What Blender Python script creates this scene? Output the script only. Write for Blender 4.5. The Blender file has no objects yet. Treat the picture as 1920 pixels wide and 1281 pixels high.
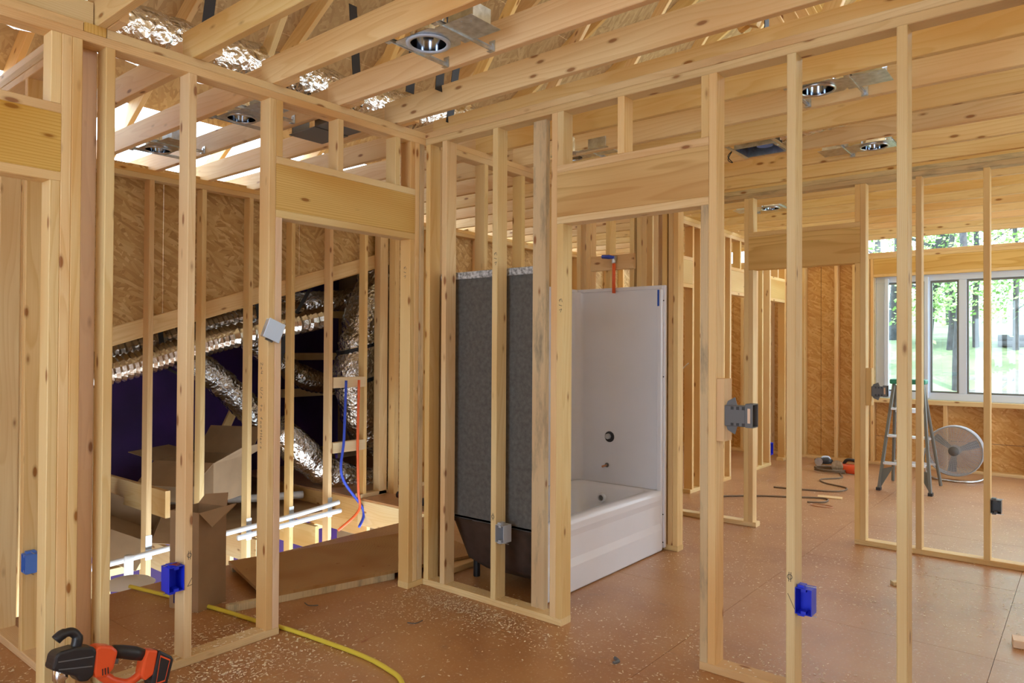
import bpy, bmesh, math, random
from mathutils import Vector, Matrix
random.seed(7)
S = bpy.context.scene
COL = S.collection
# ------------------------------------------------------------------ camera
F_PX, PITCH, ROLL, YAW, CAM_H = 1334.42, 0.010089, 0.00554, 0.684231, 1.44665
cam = bpy.data.cameras.new('camera'); camo = bpy.data.objects.new('camera', cam); COL.objects.link(camo)
cam.sensor_fit = 'HORIZONTAL'; cam.sensor_width = 36; cam.lens = F_PX / 1920 * 36
cam.clip_start = .05; cam.clip_end = 300
_F = Vector((-math.sin(YAW)*math.cos(PITCH), math.cos(YAW)*math.cos(PITCH), math.sin(PITCH)))
_R0 = Vector((math.cos(YAW), math.sin(YAW), 0)); _U0 = _R0.cross(_F)
_R = math.cos(ROLL)*_R0 + math.sin(ROLL)*_U0; _U = -math.sin(ROLL)*_R0 + math.cos(ROLL)*_U0
camo.matrix_world = Matrix(((_R.x,_U.x,-_F.x,0),(_R.y,_U.y,-_F.y,0),(_R.z,_U.z,-_F.z,CAM_H),(0,0,0,1)))
S.camera = camo
S.cycles.diffuse_bounces = 4; S.cycles.glossy_bounces = 3; S.cycles.max_bounces = 8
S.cycles.adaptive_threshold = .045
# ------------------------------------------------------------------ world, sun, exposure
W = bpy.data.worlds.new('world'); S.world = W; W.use_nodes = True
bg = W.node_tree.nodes['Background']
bg.inputs[0].default_value = (0.72, 0.86, 1.0, 1); bg.inputs[1].default_value = 5.6
sun = bpy.data.lights.new('sun', 'SUN'); sun.energy = 6.0; sun.angle = .02; sun.color = (1, .95, .86)
suno = bpy.data.objects.new('sun', sun); COL.objects.link(suno)
suno.rotation_euler = (math.radians(28), 0, math.radians(40))
vs = S.view_settings
vs.view_transform = 'Standard'; vs.look = 'None'; vs.exposure = 0.10; vs.gamma = 1.0; vs.use_curve_mapping = False
# ------------------------------------------------------------------ node helpers
def newmat(name):
    m = bpy.data.materials.new(name); m.use_nodes = True
    nt = m.node_tree; b = nt.nodes['Principled BSDF']
    return m, nt, b
def N(nt, t, **kw):
    n = nt.nodes.new(t)
    for k, v in kw.items():
        if k.startswith('i_'): n.inputs[k[2:].replace('_', ' ')].default_value = v
        else: setattr(n, k, v)
    return n
def L(nt, a, b): nt.links.new(a, b)
def ramp(nt, fac, stops, interp='LINEAR'):
    r = nt.nodes.new('ShaderNodeValToRGB'); r.color_ramp.interpolation = interp
    e = r.color_ramp.elements
    while len(e) < len(stops): e.new(.5)
    for i, (p, c) in enumerate(stops):
        e[i].position = p; e[i].color = (c[0], c[1], c[2], 1) if not isinstance(c, (int, float)) else (c, c, c, 1)
    if fac is not None: L(nt, fac, r.inputs[0])
    return r.outputs[0]
def mix(nt, fac, a, b, mode='MIX'):
    n = nt.nodes.new('ShaderNodeMix'); n.data_type = 'RGBA'; n.blend_type = mode
    for s, v in ((0, fac), (6, a), (7, b)):
        if hasattr(v, 'node'): L(nt, v, n.inputs[s])
        elif isinstance(v, (int, float)): n.inputs[s].default_value = v
        else: n.inputs[s].default_value = (v[0], v[1], v[2], 1)
    return n.outputs[2]
def math_(nt, op, a, b=None, clamp=False):
    n = nt.nodes.new('ShaderNodeMath'); n.operation = op; n.use_clamp = clamp
    for s, v in ((0, a), (1, b)):
        if v is None: continue
        if hasattr(v, 'node'): L(nt, v, n.inputs[s])
        else: n.inputs[s].default_value = v
    return n.outputs[0]
def vmath(nt, op, a, b):
    n = nt.nodes.new('ShaderNodeVectorMath'); n.operation = op
    for s, v in ((0, a), (1, b)):
        if hasattr(v, 'node'): L(nt, v, n.inputs[s])
        else: n.inputs[s].default_value = v
    return n.outputs[0]
def plain(name, col, rough=.5, metal=0.0, spec=.5, noise=0.0, nscale=20, bump=0.0, **extra):
    m, nt, b = newmat(name)
    b.inputs['Roughness'].default_value = rough; b.inputs['Metallic'].default_value = metal
    b.inputs['Specular IOR Level'].default_value = spec
    tc = N(nt, 'ShaderNodeTexCoord')
    n = N(nt, 'ShaderNodeTexNoise', i_Scale=nscale, i_Detail=4.0); L(nt, tc.outputs['Object'], n.inputs['Vector'])
    c2 = tuple(max(0, c*(1-noise)) for c in col); c1 = tuple(min(1, c*(1+noise*.6)) for c in col)
    L(nt, ramp(nt, n.outputs[0], [(.3, c2), (.7, c1)]), b.inputs['Base Color'])
    if bump:
        bp = N(nt, 'ShaderNodeBump', i_Strength=bump, i_Distance=.004); L(nt, n.outputs[0], bp.inputs['Height']); L(nt, bp.outputs[0], b.inputs['Normal'])
    for k, v in extra.items(): b.inputs[k.replace('_', ' ')].default_value = v
    return m
def wood(name, light, dark, knot=(.27, .10, .035), knots=1.0, ringscale=1.0, vary=.16, rough=.55, grain=.5, stain=0.0, stain_col=(.2, .2, .17), hv=.014, h0=.496, s0=.99):
    """lumber with the grain along local Z, one random offset and tint per object"""
    m, nt, b = newmat(name)
    tc = N(nt, 'ShaderNodeTexCoord'); oi = N(nt, 'ShaderNodeObjectInfo')
    rv = N(nt, 'ShaderNodeCombineXYZ')
    L(nt, math_(nt, 'MULTIPLY', oi.outputs['Random'], 37.0), rv.inputs[0]); L(nt, math_(nt, 'MULTIPLY', oi.outputs['Random'], 91.0), rv.inputs[1]); L(nt, math_(nt, 'MULTIPLY', oi.outputs['Random'], 173.0), rv.inputs[2])
    p0 = tc.outputs['Object']; p = vmath(nt, 'ADD', p0, rv.outputs[0])
    # rings around a pith outside the board, bent by slow noise
    lown = N(nt, 'ShaderNodeTexNoise', i_Scale=1.0, i_Detail=1.0); L(nt, vmath(nt, 'MULTIPLY', p, (9, 9, .9)), lown.inputs['Vector'])
    off = N(nt, 'ShaderNodeCombineXYZ'); off.inputs[2].default_value = 0
    L(nt, math_(nt, 'MULTIPLY_ADD', oi.outputs['Random'], .10), off.inputs[0])
    off.inputs[1].default_value = .07
    q = vmath(nt, 'ADD', vmath(nt, 'MULTIPLY', p0, (1, 1, .012)), off.outputs[0])
    ln = N(nt, 'ShaderNodeVectorMath', operation='LENGTH'); L(nt, q, ln.inputs[0])
    d = math_(nt, 'ADD', ln.outputs['Value'], math_(nt, 'MULTIPLY', lown.outputs[0], .05))
    ring = math_(nt, 'FRACT', math_(nt, 'MULTIPLY', d, 150.0*ringscale))
    ringc = ramp(nt, ring, [(0, 0.0), (.55, .25), (.9, 1.0), (1, 0.0)])
    fib = N(nt, 'ShaderNodeTexNoise', i_Scale=1.0, i_Detail=1.0); L(nt, vmath(nt, 'MULTIPLY', p, (260, 260, 5)), fib.inputs['Vector'])
    base = mix(nt, math_(nt, 'MULTIPLY', ringc, grain), light, dark)
    base = mix(nt, math_(nt, 'MULTIPLY', fib.outputs[0], .45), base, dark)
    # broad tone drift along the board
    dr = N(nt, 'ShaderNodeTexNoise', i_Scale=1.0, i_Detail=0.0); L(nt, vmath(nt, 'MULTIPLY', p, (5, 5, 1.3)), dr.inputs['Vector'])
    base = mix(nt, ramp(nt, dr.outputs[0], [(.42, 0), (.75, .55)]), base, tuple(c*k for c, k in zip(dark, (.98, .82, .72))))
    # knots
    if knots:
        vo = N(nt, 'ShaderNodeTexVoronoi', i_Scale=1.0); L(nt, vmath(nt, 'MULTIPLY', p, (14, 14, 5)), vo.inputs['Vector'])
        keep = N(nt, 'ShaderNodeSeparateColor'); L(nt, vo.outputs['Color'], keep.inputs[0])
        k = math_(nt, 'GREATER_THAN', keep.outputs[0], 1-.62*knots)
        kd = ramp(nt, vo.outputs['Distance'], [(.0, .9), (.10, .85), (.135, .3), (.20, 0)])
        base = mix(nt, math_(nt, 'MULTIPLY', kd, k), base, knot)
    if stain:
        sn = N(nt, 'ShaderNodeTexNoise', i_Scale=1.0, i_Detail=5.0, i_Roughness=.65); L(nt, vmath(nt, 'MULTIPLY', p, (14, 14, 3.0)), sn.inputs['Vector'])
        base = mix(nt, ramp(nt, sn.outputs[0], [(.5, 0), (.72, stain)]), base, stain_col)
    hsv = N(nt, 'ShaderNodeHueSaturation')
    L(nt, math_(nt, 'MULTIPLY_ADD', oi.outputs['Random'], vary, ) , hsv.inputs['Value'])
    hsv.inputs['Value'].links[0].from_node.inputs[2].default_value = 1-vary*.55
    r2 = math_(nt, 'FRACT', math_(nt, 'MULTIPLY', oi.outputs['Random'], 13.7))
    h = math_(nt, 'MULTIPLY_ADD', r2, hv); h.node.inputs[2].default_value = h0; L(nt, h, hsv.inputs['Hue'])
    s_ = math_(nt, 'MULTIPLY_ADD', math_(nt, 'FRACT', math_(nt, 'MULTIPLY', oi.outputs['Random'], 29.3)), .20); s_.node.inputs[2].default_value = s0; L(nt, s_, hsv.inputs['Saturation'])
    L(nt, base, hsv.inputs['Color']); L(nt, hsv.outputs[0], b.inputs['Base Color'])
    b.inputs['Roughness'].default_value = rough; b.inputs['Specular IOR Level'].default_value = .35
    return m
def osb(name, tones, plane='yz', scale=1.0, rough=.6):
    """strand board: layered elongated flakes in the plane of the sheet"""
    m, nt, b = newmat(name)
    g = N(nt, 'ShaderNodeNewGeometry'); sx = N(nt, 'ShaderNodeSeparateXYZ'); L(nt, g.outputs['Position'], sx.inputs[0])
    cb = N(nt, 'ShaderNodeCombineXYZ'); ix = {'x': 0, 'y': 1, 'z': 2}
    L(nt, sx.outputs[ix[plane[0]]], cb.inputs[0]); L(nt, sx.outputs[ix[plane[1]]], cb.inputs[1])
    p = cb.outputs[0]; outs = []
    for i, ang in enumerate((.15, 1.0, 2.2, -.45)):
        mp = N(nt, 'ShaderNodeMapping', vector_type='TEXTURE'); mp.inputs['Rotation'].default_value = (0, 0, ang); mp.inputs['Scale'].default_value = (1/(9*scale), 1/(48*scale), 1); mp.inputs['Location'].default_value = (i*3.1, i*1.7, 0)
        L(nt, p, mp.inputs['Vector'])
        vo = N(nt, 'ShaderNodeTexVoronoi', i_Scale=1.0, voronoi_dimensions='2D'); L(nt, mp.outputs[0], vo.inputs['Vector'])
        sp = N(nt, 'ShaderNodeSeparateColor'); L(nt, vo.outputs['Color'], sp.inputs[0]); outs.append(sp)
    sel = outs[0].outputs[0]
    for o in outs[1:]: sel = mix(nt, math_(nt, 'GREATER_THAN', o.outputs[1], .62), sel, o.outputs[0])
    nz = N(nt, 'ShaderNodeTexNoise', i_Scale=3.0, i_Detail=3.0); L(nt, p, nz.inputs['Vector'])
    f = math_(nt, 'ADD', math_(nt, 'MULTIPLY', sel, .68), math_(nt, 'MULTIPLY', nz.outputs[0], .34))
    L(nt, ramp(nt, f, [(.10, tones[0]), (.38, tones[1]), (.62, tones[2]), (.9, tones[3])]), b.inputs['Base Color'])
    b.inputs['Roughness'].default_value = rough; b.inputs['Specular IOR Level'].default_value = .3
    return m
def floor_mat():
    m, nt, b = newmat('subfloor')
    g = N(nt, 'ShaderNodeNewGeometry'); p = g.outputs['Position']
    n1 = N(nt, 'ShaderNodeTexNoise', i_Scale=1.6, i_Detail=6.0, i_Roughness=.6); L(nt, p, n1.inputs['Vector'])
    n2 = N(nt, 'ShaderNodeTexNoise', i_Scale=1.0, i_Detail=4.0); L(nt, vmath(nt, 'MULTIPLY', p, (9, 60, 9)), n2.inputs['Vector'])
    n3 = N(nt, 'ShaderNodeTexNoise', i_Scale=5.5, i_Detail=5.0, i_Roughness=.7); L(nt, p, n3.inputs['Vector'])
    c = ramp(nt, n1.outputs[0], [(.3, (.35, .150, .047)), (.5, (.45, .212, .070)), (.72, (.52, .280, .112))])
    c = mix(nt, math_(nt, 'MULTIPLY', n2.outputs[0], .3), c, (.42, .20, .09))
    c = mix(nt, ramp(nt, n3.outputs[0], [(.62, 0), (.78, .55)]), c, (.20, .12, .07))
    # fine pale dust trodden into the boards
    n4 = N(nt, 'ShaderNodeTexNoise', i_Scale=70.0, i_Detail=2.0); L(nt, p, n4.inputs['Vector'])
    c = mix(nt, ramp(nt, n4.outputs[0], [(.60, 0), (.70, .45)]), c, (.66, .50, .36))
    L(nt, c, b.inputs['Base Color']); b.inputs['Roughness'].default_value = .34; b.inputs['IOR'].default_value = 1.65
    b.inputs['Sheen Weight'].default_value = .16; b.inputs['Sheen Roughness'].default_value = .18; b.inputs['Sheen Tint'].default_value = (.95, .93, 1, 1)
    bp = N(nt, 'ShaderNodeBump', i_Strength=.25, i_Distance=.003); L(nt, n2.outputs[0], bp.inputs['Height']); L(nt, bp.outputs[0], b.inputs['Normal'])
    return m
def foil_mat(name, tint=(.78, .74, .68), bs=.9, bd_=.02):
    m, nt, b = newmat(name)
    tc = N(nt, 'ShaderNodeTexCoord')
    n = N(nt, 'ShaderNodeTexNoise', i_Scale=16.0, i_Detail=3.0, i_Distortion=.8); L(nt, tc.outputs['Object'], n.inputs['Vector'])
    v = N(nt, 'ShaderNodeTexVoronoi', i_Scale=26.0); L(nt, tc.outputs['Object'], v.inputs['Vector'])
    h = math_(nt, 'ADD', n.outputs[0], math_(nt, 'MULTIPLY', v.outputs['Distance'], .5))
    bp = N(nt, 'ShaderNodeBump', i_Strength=bs, i_Distance=bd_); L(nt, h, bp.inputs['Height']); L(nt, bp.outputs[0], b.inputs['Normal'])
    b.inputs['Base Color'].default_value = (*tint, 1); b.inputs['Metallic'].default_value = 1; b.inputs['Roughness'].default_value = .22
    return m
def glass_mat():
    m = bpy.data.materials.new('window_glass'); m.use_nodes = True; nt = m.node_tree; nt.nodes.clear()
    o = N(nt, 'ShaderNodeOutputMaterial'); t = N(nt, 'ShaderNodeBsdfTransparent'); g = N(nt, 'ShaderNodeBsdfGlossy'); g.inputs['Roughness'].default_value = .02
    t.inputs[0].default_value = (.93, .97, .97, 1)
    mx = N(nt, 'ShaderNodeMixShader'); mx.inputs[0].default_value = .06
    L(nt, t.outputs[0], mx.inputs[1]); L(nt, g.outputs[0], mx.inputs[2]); L(nt, mx.outputs[0], o.inputs[0])
    return m
M = {}
M['pine'] = wood('pine', (.89, .71, .43), (.70, .47, .22))
M['joist'] = wood('joist_pine', (.88, .69, .42), (.69, .45, .21), knots=.8)
M['header'] = wood('header_fir', (.80, .56, .27), (.56, .32, .12), knots=.35, ringscale=.55, grain=.8, hv=.005, h0=.506, vary=.10)
M['pink'] = wood('pink_fir', (.90, .68, .48), (.76, .53, .35), knots=1.0, s0=.88)
M['grey'] = wood('weathered_pine', (.74, .60, .38), (.52, .40, .25), stain=.85, stain_col=(.22, .20, .15))
M['plate'] = wood('plate_pine', (.85, .66, .39), (.63, .42, .21), knots=.7, stain=.25, stain_col=(.40, .27, .15))
M['far'] = wood('far_pine', (.85, .63, .35), (.66, .41, .18), knots=.8)
M['osb'] = osb('osb_gold', [(.40, .23, .085), (.54, .33, .125), (.60, .39, .16), (.72, .52, .25)])
M['osb_far'] = osb('osb_orange', [(.58, .29, .09), (.66, .37, .13), (.72, .44, .17), (.80, .54, .25)], plane='xz', scale=1.1)
M['roof'] = osb('roof_sheathing', [(.40, .26, .12), (.47, .31, .15), (.52, .36, .18), (.60, .43, .23)], plane='xy')
M['floor'] = floor_mat()
M['ply'] = wood('plywood', (.46, .29, .14), (.33, .19, .085), knots=.4, ringscale=.35)
M['foil'] = foil_mat('foil'); M['foil_rib'] = foil_mat('ribbed_foil', (.74, .68, .60), .35, .01)
M['galv'] = plain('galvanised', (.62, .66, .70), .32, 1.0, noise=.25, nscale=30)
M['chrome'] = plain('chrome', (.80, .84, .90), .10, 1.0)
M['darkmetal'] = plain('dark_metal', (.18, .17, .16), .4, .8)
M['white_trim'] = plain('trim_ring', (.60, .74, .95), .35)
M['white_fg'] = plain('white_gelcoat', (.77, .77, .82), .22, noise=.03, nscale=3)
M['grey_fg'] = plain('grey_fibreglass', (.115, .112, .105), .65, noise=.30, nscale=40, bump=.5)
M['brown_fg'] = plain('brown_resin', (.07, .045, .035), .6, noise=.4, nscale=12)
M['pale_fg'] = plain('chopped_strand_edge', (.50, .52, .54), .6, noise=.75, nscale=60, bump=.6)
M['blue'] = plain('blue_plastic', (.012, .035, .72), .4)
M['blue_lt'] = plain('light_blue_plastic', (.10, .25, .80), .45)
M['grey_pl'] = plain('grey_plastic', (.13, .135, .145), .5)
M['grey_lt'] = plain('pale_grey_plastic', (.42, .44, .48), .45)
M['card'] = plain('cardboard', (.36, .235, .13), .75, noise=.12, nscale=6)
M['card_in'] = plain('cardboard_print', (.50, .46, .42), .7, noise=.15, nscale=5)
M['black'] = plain('black_plastic', (.018, .018, .022), .4)
M['strap'] = plain('black_strap', (.012, .011, .013), .55)
M['orange'] = plain('orange_plastic', (.80, .10, .025), .32)
M['pex_red'] = plain('red_pipe', (.85, .13, .03), .4)
M['pex_blue'] = plain('blue_pipe', (.03, .07, .50), .4)
M['pvc'] = plain('white_pipe', (.78, .78, .78), .35)
M['yellow'] = plain('yellow_hose', (.72, .58, .06), .4)
M['green'] = plain('green_cap', (.02, .25, .16), .45)
M['alu'] = plain('aluminium', (.75, .77, .80), .3, 1.0)
M['rail'] = plain('ladder_rail', (.17, .18, .17), .5)
M['copper'] = plain('copper_pipe', (.55, .27, .15), .35, .7)
M['vinyl'] = plain('window_vinyl', (.68, .78, .95), .4)
M['glass'] = glass_mat()
M['purple'] = plain('purple_wrap', (.055, .015, .13), .6, noise=.35, nscale=2)
M['bark'] = plain('bark', (.10, .10, .11), .9, noise=.4, nscale=8, bump=.6)
M['leaf'] = plain('leaves', (.30, .52, .16), .6, noise=.3, nscale=2, Transmission_Weight=.0)
M['gatewood'] = plain('weathered_gate', (.45, .43, .42), .8, noise=.2)
M['grass'] = plain('pale_ground', (.22, .29, .15), .9, noise=.45, nscale=.9)
M['chip'] = plain('sawdust', (.86, .74, .56), .8)
M['pencil'] = plain('pencil', (.06, .05, .05), .8)
M['tape'] = plain('blue_tape', (.015, .08, .45), .5)
M['ink'] = plain('box_print', (.02, .02, .10), .6)
M['paper'] = plain('paper_label', (.88, .88, .85), .6)
M['cord'] = plain('brown_cord', (.17, .11, .06), .6)
M['wirewhite'] = plain('white_wire', (.80, .78, .74), .5)
M['redtool'] = plain('red_tool', (.25, .03, .02), .4)
# ------------------------------------------------------------------ object helpers
def tag(o, label=None, cat=None, group=None, kind=None):
    if label: o['label'] = label
    if cat: o['category'] = cat
    if group: o['group'] = group
    if kind: o['kind'] = kind
    return o
def empty(name, loc=(0, 0, 0), label=None, cat=None, group=None, kind=None, rot=None):
    o = bpy.data.objects.new(name, None); COL.objects.link(o); o.location = loc; o.empty_display_size = .1
    if rot: o.rotation_euler = rot
    return tag(o, label, cat, group, kind)
def adopt(o, parent, world=True):
    """parent o; world=True keeps the coordinates it was given as world coordinates (for unrotated parents)"""
    if parent is None: return o
    o.parent = parent
    if world:
        root = parent; loc = Vector(parent.location)
        while root.parent is not None and root.matrix_parent_inverse != Matrix.Identity(4): break
        if parent.parent is None: o.matrix_parent_inverse = Matrix.Translation(-loc)
        else: o.matrix_parent_inverse = (Matrix.Translation(parent.location) @ parent.rotation_euler.to_matrix().to_4x4()).inverted()
    return o
def link(name, me, mat, parent=None, world=True, loc=(0, 0, 0), rot=None):
    o = bpy.data.objects.new(name, me); COL.objects.link(o); o.location = loc
    if rot is not None: o.rotation_euler = rot
    if mat is not None and not me.materials: me.materials.append(M[mat] if isinstance(mat, str) else mat)
    return adopt(o, parent, world)
_cache = {}
def lumber(w, d, l, mat, ch=.003):
    """chamfered board, grain along Z; meshes shared between boards of one size"""
    key = (round(w, 4), round(d, 4), round(l, 3), mat)
    if key in _cache: return _cache[key]
    a, b, c = w/2, d/2, l/2; e = min(ch, a*.3, b*.3)
    prof = [(-a+e, -b), (a-e, -b), (a, -b+e), (a, b-e), (a-e, b), (-a+e, b), (-a, b-e), (-a, -b+e)]
    vs_ = [(x, y, -c) for x, y in prof] + [(x, y, c) for x, y in prof]
    fs = [(i, (i+1) % 8, 8+(i+1) % 8, 8+i) for i in range(8)] + [tuple(range(7, -1, -1)), tuple(range(8, 16))]
    me = bpy.data.meshes.new('lumber'); me.from_pydata(vs_, [], fs); me.update()
    me.materials.append(M[mat]); _cache[key] = me
    return me
ROT = {'z': Matrix.Identity(3), 'x': Matrix(((0, 0, 1), (1, 0, 0), (0, 1, 0))), 'y': Matrix(((0, 1, 0), (0, 0, 1), (1, 0, 0)))}
def bd(name, parent, x0, x1, y0, y1, z0, z1, mat='pine'):
    """axis-aligned board between world limits"""
    dx, dy, dz = x1-x0, y1-y0, z1-z0
    ax = 'xyz'[max(range(3), key=lambda i: (dx, dy, dz)[i])]
    w, d, l = {'z': (dx, dy, dz), 'x': (dy, dz, dx), 'y': (dz, dx, dy)}[ax]
    return link(name, lumber(w, d, l, mat), None, parent, True, ((x0+x1)/2, (y0+y1)/2, (z0+z1)/2), ROT[ax].to_euler())
def beam(name, parent, P, Q, w, d, mat='pine', side=(0, 1, 0), world=True):
    """board from P to Q, w measured along side"""
    P, Q = Vector(P), Vector(Q); z = (Q-P).normalized(); x = Vector(side); x = (x - z*x.dot(z)).normalized(); y = z.cross(x)
    R = Matrix((x, y, z)).transposed()
    return link(name, lumber(w, d, (Q-P).length, mat), None, parent, world, (P+Q)/2, R.to_euler())
class G:
    def __init__(s): s.v = []; s.f = []
    def add(s, v, f):
        n = len(s.v); s.v += [tuple(a) for a in v]; s.f += [tuple(i+n for i in q) for q in f]; return s
    def box(s, x0, x1, y0, y1, z0, z1):
        return s.add([(x0, y0, z0), (x1, y0, z0), (x1, y1, z0), (x0, y1, z0), (x0, y0, z1), (x1, y0, z1), (x1, y1, z1), (x0, y1, z1)],
                     [(0, 3, 2, 1), (4, 5, 6, 7), (0, 1, 5, 4), (1, 2, 6, 5), (2, 3, 7, 6), (3, 0, 4, 7)])
    def tube(s, pts, r, n=8, cap=True, flat=1.0):
        pts = [Vector(p) for p in pts]; rs = r if isinstance(r, (list, tuple)) else [r]*len(pts); rings = []; up = None
        for i, p in enumerate(pts):
            t = (pts[min(i+1, len(pts)-1)] - pts[max(i-1, 0)]).normalized()
            if up is None: up = Vector((0, 0, 1)) if abs(t.z) < .9 else Vector((1, 0, 0))
            a = (up - t*up.dot(t)).normalized(); b = t.cross(a); up = a
            rings.append([p + rs[i]*(math.cos(2*math.pi*k/n)*a*flat + math.sin(2*math.pi*k/n)*b) for k in range(n)])
        v = [q for g in rings for q in g]; f = []
        for i in range(len(pts)-1):
            for k in range(n): f.append((i*n+k, i*n+(k+1) % n, (i+1)*n+(k+1) % n, (i+1)*n+k))
        if cap: f += [tuple(range(n-1, -1, -1)), tuple(range((len(pts)-1)*n, len(pts)*n))]
        return s.add(v, f)
    def lathe(s, prof, n=24, c=(0, 0, 0), axis='z', closed=False):
        v = []
        for (r, h) in prof:
            for k in range(n):
                a = 2*math.pi*k/n; x, y = r*math.cos(a), r*math.sin(a)
                q = {'z': (x, y, h), 'y': (x, h, y), 'x': (h, x, y)}[axis]; v.append((q[0]+c[0], q[1]+c[1], q[2]+c[2]))
        f = []; m = len(prof)
        for i in range(m if closed else m-1):
            j = (i+1) % m
            for k in range(n): f.append((i*n+k, i*n+(k+1) % n, j*n+(k+1) % n, j*n+k))
        return s.add(v, f)
    def prism(s, poly, h0, h1, axis='z'):
        n = len(poly)
        def P(a, b, h): return {'z': (a, b, h), 'y': (a, h, b), 'x': (h, a, b)}[axis]
        v = [P(a, b, h0) for a, b in poly] + [P(a, b, h1) for a, b in poly]
        return s.add(v, [tuple(range(n-1, -1, -1)), tuple(range(n, 2*n))] + [(i, (i+1) % n, n+(i+1) % n, n+i) for i in range(n)])
    def quad(s, a, b, c, d): return s.add([a, b, c, d], [(0, 1, 2, 3)])
    def build(s, name, mat, parent=None, world=True, loc=(0, 0, 0), rot=None, smooth=False, bevel=0.0, fix=True):
        me = bpy.data.meshes.new(name); me.from_pydata(s.v, [], s.f); me.update()
        if fix:
            bm = bmesh.new(); bm.from_mesh(me); bmesh.ops.recalc_face_normals(bm, faces=bm.faces); bm.to_mesh(me); bm.free()
        if smooth: me.shade_smooth()
        o = link(name, me, mat, parent, world, loc, rot)
        if bevel:
            mod = o.modifiers.new('edge', 'BEVEL'); mod.width = bevel; mod.segments = 2; mod.limit_method = 'ANGLE'
        return o
def catmull(pts, k=6):
    pts = [Vector(p) for p in pts]; out = []
    for i in range(len(pts)-1):
        p0, p1, p2, p3 = pts[max(i-1, 0)], pts[i], pts[i+1], pts[min(i+2, len(pts)-1)]
        for j in range(k):
            t = j/k; out.append(.5*((2*p1) + (p2-p0)*t + (2*p0-5*p1+4*p2-p3)*t*t + (3*p1-p0-3*p2+p3)*t**3))
    out.append(pts[-1]); return out
def part(name, mat, parent, fn, smooth=False, bevel=0, world=False):
    g = G(); fn(g); return g.build(name, mat, parent, world, smooth=smooth, bevel=bevel)
# ------------------------------------------------------------------ dimensions (metres)
T, D = .038, .089
XA, YB, YE, XG, XH = -3.182, 3.048, 5.765, -3.13, -5.45
H1, H2 = 2.695, 2.771          # under the lower top plate, top of the double plate
J0, JS = 1.178, .4065          # first joist face and spacing
ZH0, ZH1, ZH2, ZH3 = 2.103, 2.141, 2.375, 2.413   # opening head: flat plate, header, flat plate
# ------------------------------------------------------------------ floor
floor = empty('floor', (-1, 3, 0), 'orange-brown plywood subfloor with seams, stains and trodden sawdust', 'floor', kind='structure')
def in_floor(x, y): # centre test used when cutting panels
    if x < -4.45 and 1.25 < y < 4.40: return False
    return True
ys = [2.815 + 1.222*k for k in range(-5, 7)]; xs = [-.36 + 1.218*k for k in range(-6, 4)]
def floor_panel(x0, x1, y0, y1):
    if x1-x0 < .03 or y1-y0 < .03: return
    g = .0011
    G().box(x0+g, x1-g, y0+g, y1-g, -.019, 0).build('floor_panel', 'floor', floor)
for i in range(len(ys)-1):
    for j in range(len(xs)-1):
        x0, x1, y0, y1 = xs[j], xs[j+1], ys[i], ys[i+1]
        if x1 <= -4.45 or x0 >= -4.45 or y1 < 1.25 or y0 > 4.40:
            if x1 <= -4.45 and not (y1 <= 1.25 or y0 >= 4.40):
                if y0 < 1.25: floor_panel(x0, x1, y0, 1.25)
                if y1 > 4.40: floor_panel(x0, x1, 4.40, y1)
            else: floor_panel(x0, x1, y0, y1)
        else:
            floor_panel(-4.45, x1, y0, y1)
            if y0 < 1.25: floor_panel(x0, -4.45, y0, 1.25)
            if y1 > 4.40: floor_panel(x0, -4.45, 4.40, y1)
for k in range(5):
    for j in range(4): G().box(-3.1+1.28*k, -1.822+1.28*k, -3.1+3.3*j, .198+3.3*j, -.275, -.262).build('light_leak_panel', 'ply', floor)  # added under the seams to stop light leaking up through the floor
# framing around the stair opening
bd('rim_joist', floor, -4.45, -4.412, 1.25, 4.40, -.26, -.02, 'far')
bd('header_joist', floor, -5.5, -4.45, 4.40, 4.438, -.26, -.02, 'pine')
bd('header_joist', floor, -5.5, -4.45, 1.212, 1.25, -.26, -.02, 'pine')
for k in range(16):
    y = -3.2 + .85*k
    if y < 1.1 or y > 4.4: bd('floor_joist', floor, -7.2, 3.2, y, y+T, -.26, -.021, 'far')
    else: bd('floor_joist', floor, -4.41, 3.2, y, y+T, -.26, -.021, 'far')
# ------------------------------------------------------------------ stud walls
def stud_x(w, y, z0, z1, x1=XA, mat='pine', name='stud', wd=T):   # stud of a wall running along Y; y = near side
    return bd(name, w, x1-D, x1, y, y+wd, z0, z1, mat)
def stud_y(w, x, z0, z1, y0=YB, mat='pine', name='stud', wd=T):   # stud of a wall running along X; x = left side
    return bd(name, w, x, x+wd, y0, y0+D, z0, z1, mat)
# left wall (A)
wl = empty('wall_left', (XA, 1, 0), 'open pine stud wall with two framed door openings', 'wall', kind='structure')
bd('bottom_plate', wl, XA-D, XA, 1.014, 2.054, 0, T, 'plate')
bd('bottom_plate', wl, XA-D, XA, 2.926, 3.048, 0, T, 'plate')
bd('top_plate', wl, XA-D, XA, -2.0, 3.048, H1, H1+T, 'plate')
bd('top_plate', wl, XA-D, XA, -2.0, 1.128, H1+T, H2, 'plate')
bd('top_plate', wl, XA-D, XA, 1.131, 1.216, H1+T, H2, 'header')
bd('top_plate', wl, XA-D, XA, 1.219, 3.048, H1+T, H2, 'plate')
stud_x(wl, 1.052, T, H1); stud_x(wl, 1.090, T, H1); stud_x(wl, 1.216, T, H1); stud_x(wl, 1.567, T, H1)
stud_x(wl, 1.978, T, H1); stud_x(wl, 2.964, T, H1); stud_x(wl, 3.004, T, H1, mat='grey')
stud_x(wl, 1.014, T, ZH0, name='jack_stud'); stud_x(wl, 2.016, T, ZH0, name='jack_stud', mat='pink'); stud_x(wl, 2.926, T, ZH0, name='jack_stud')
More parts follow.
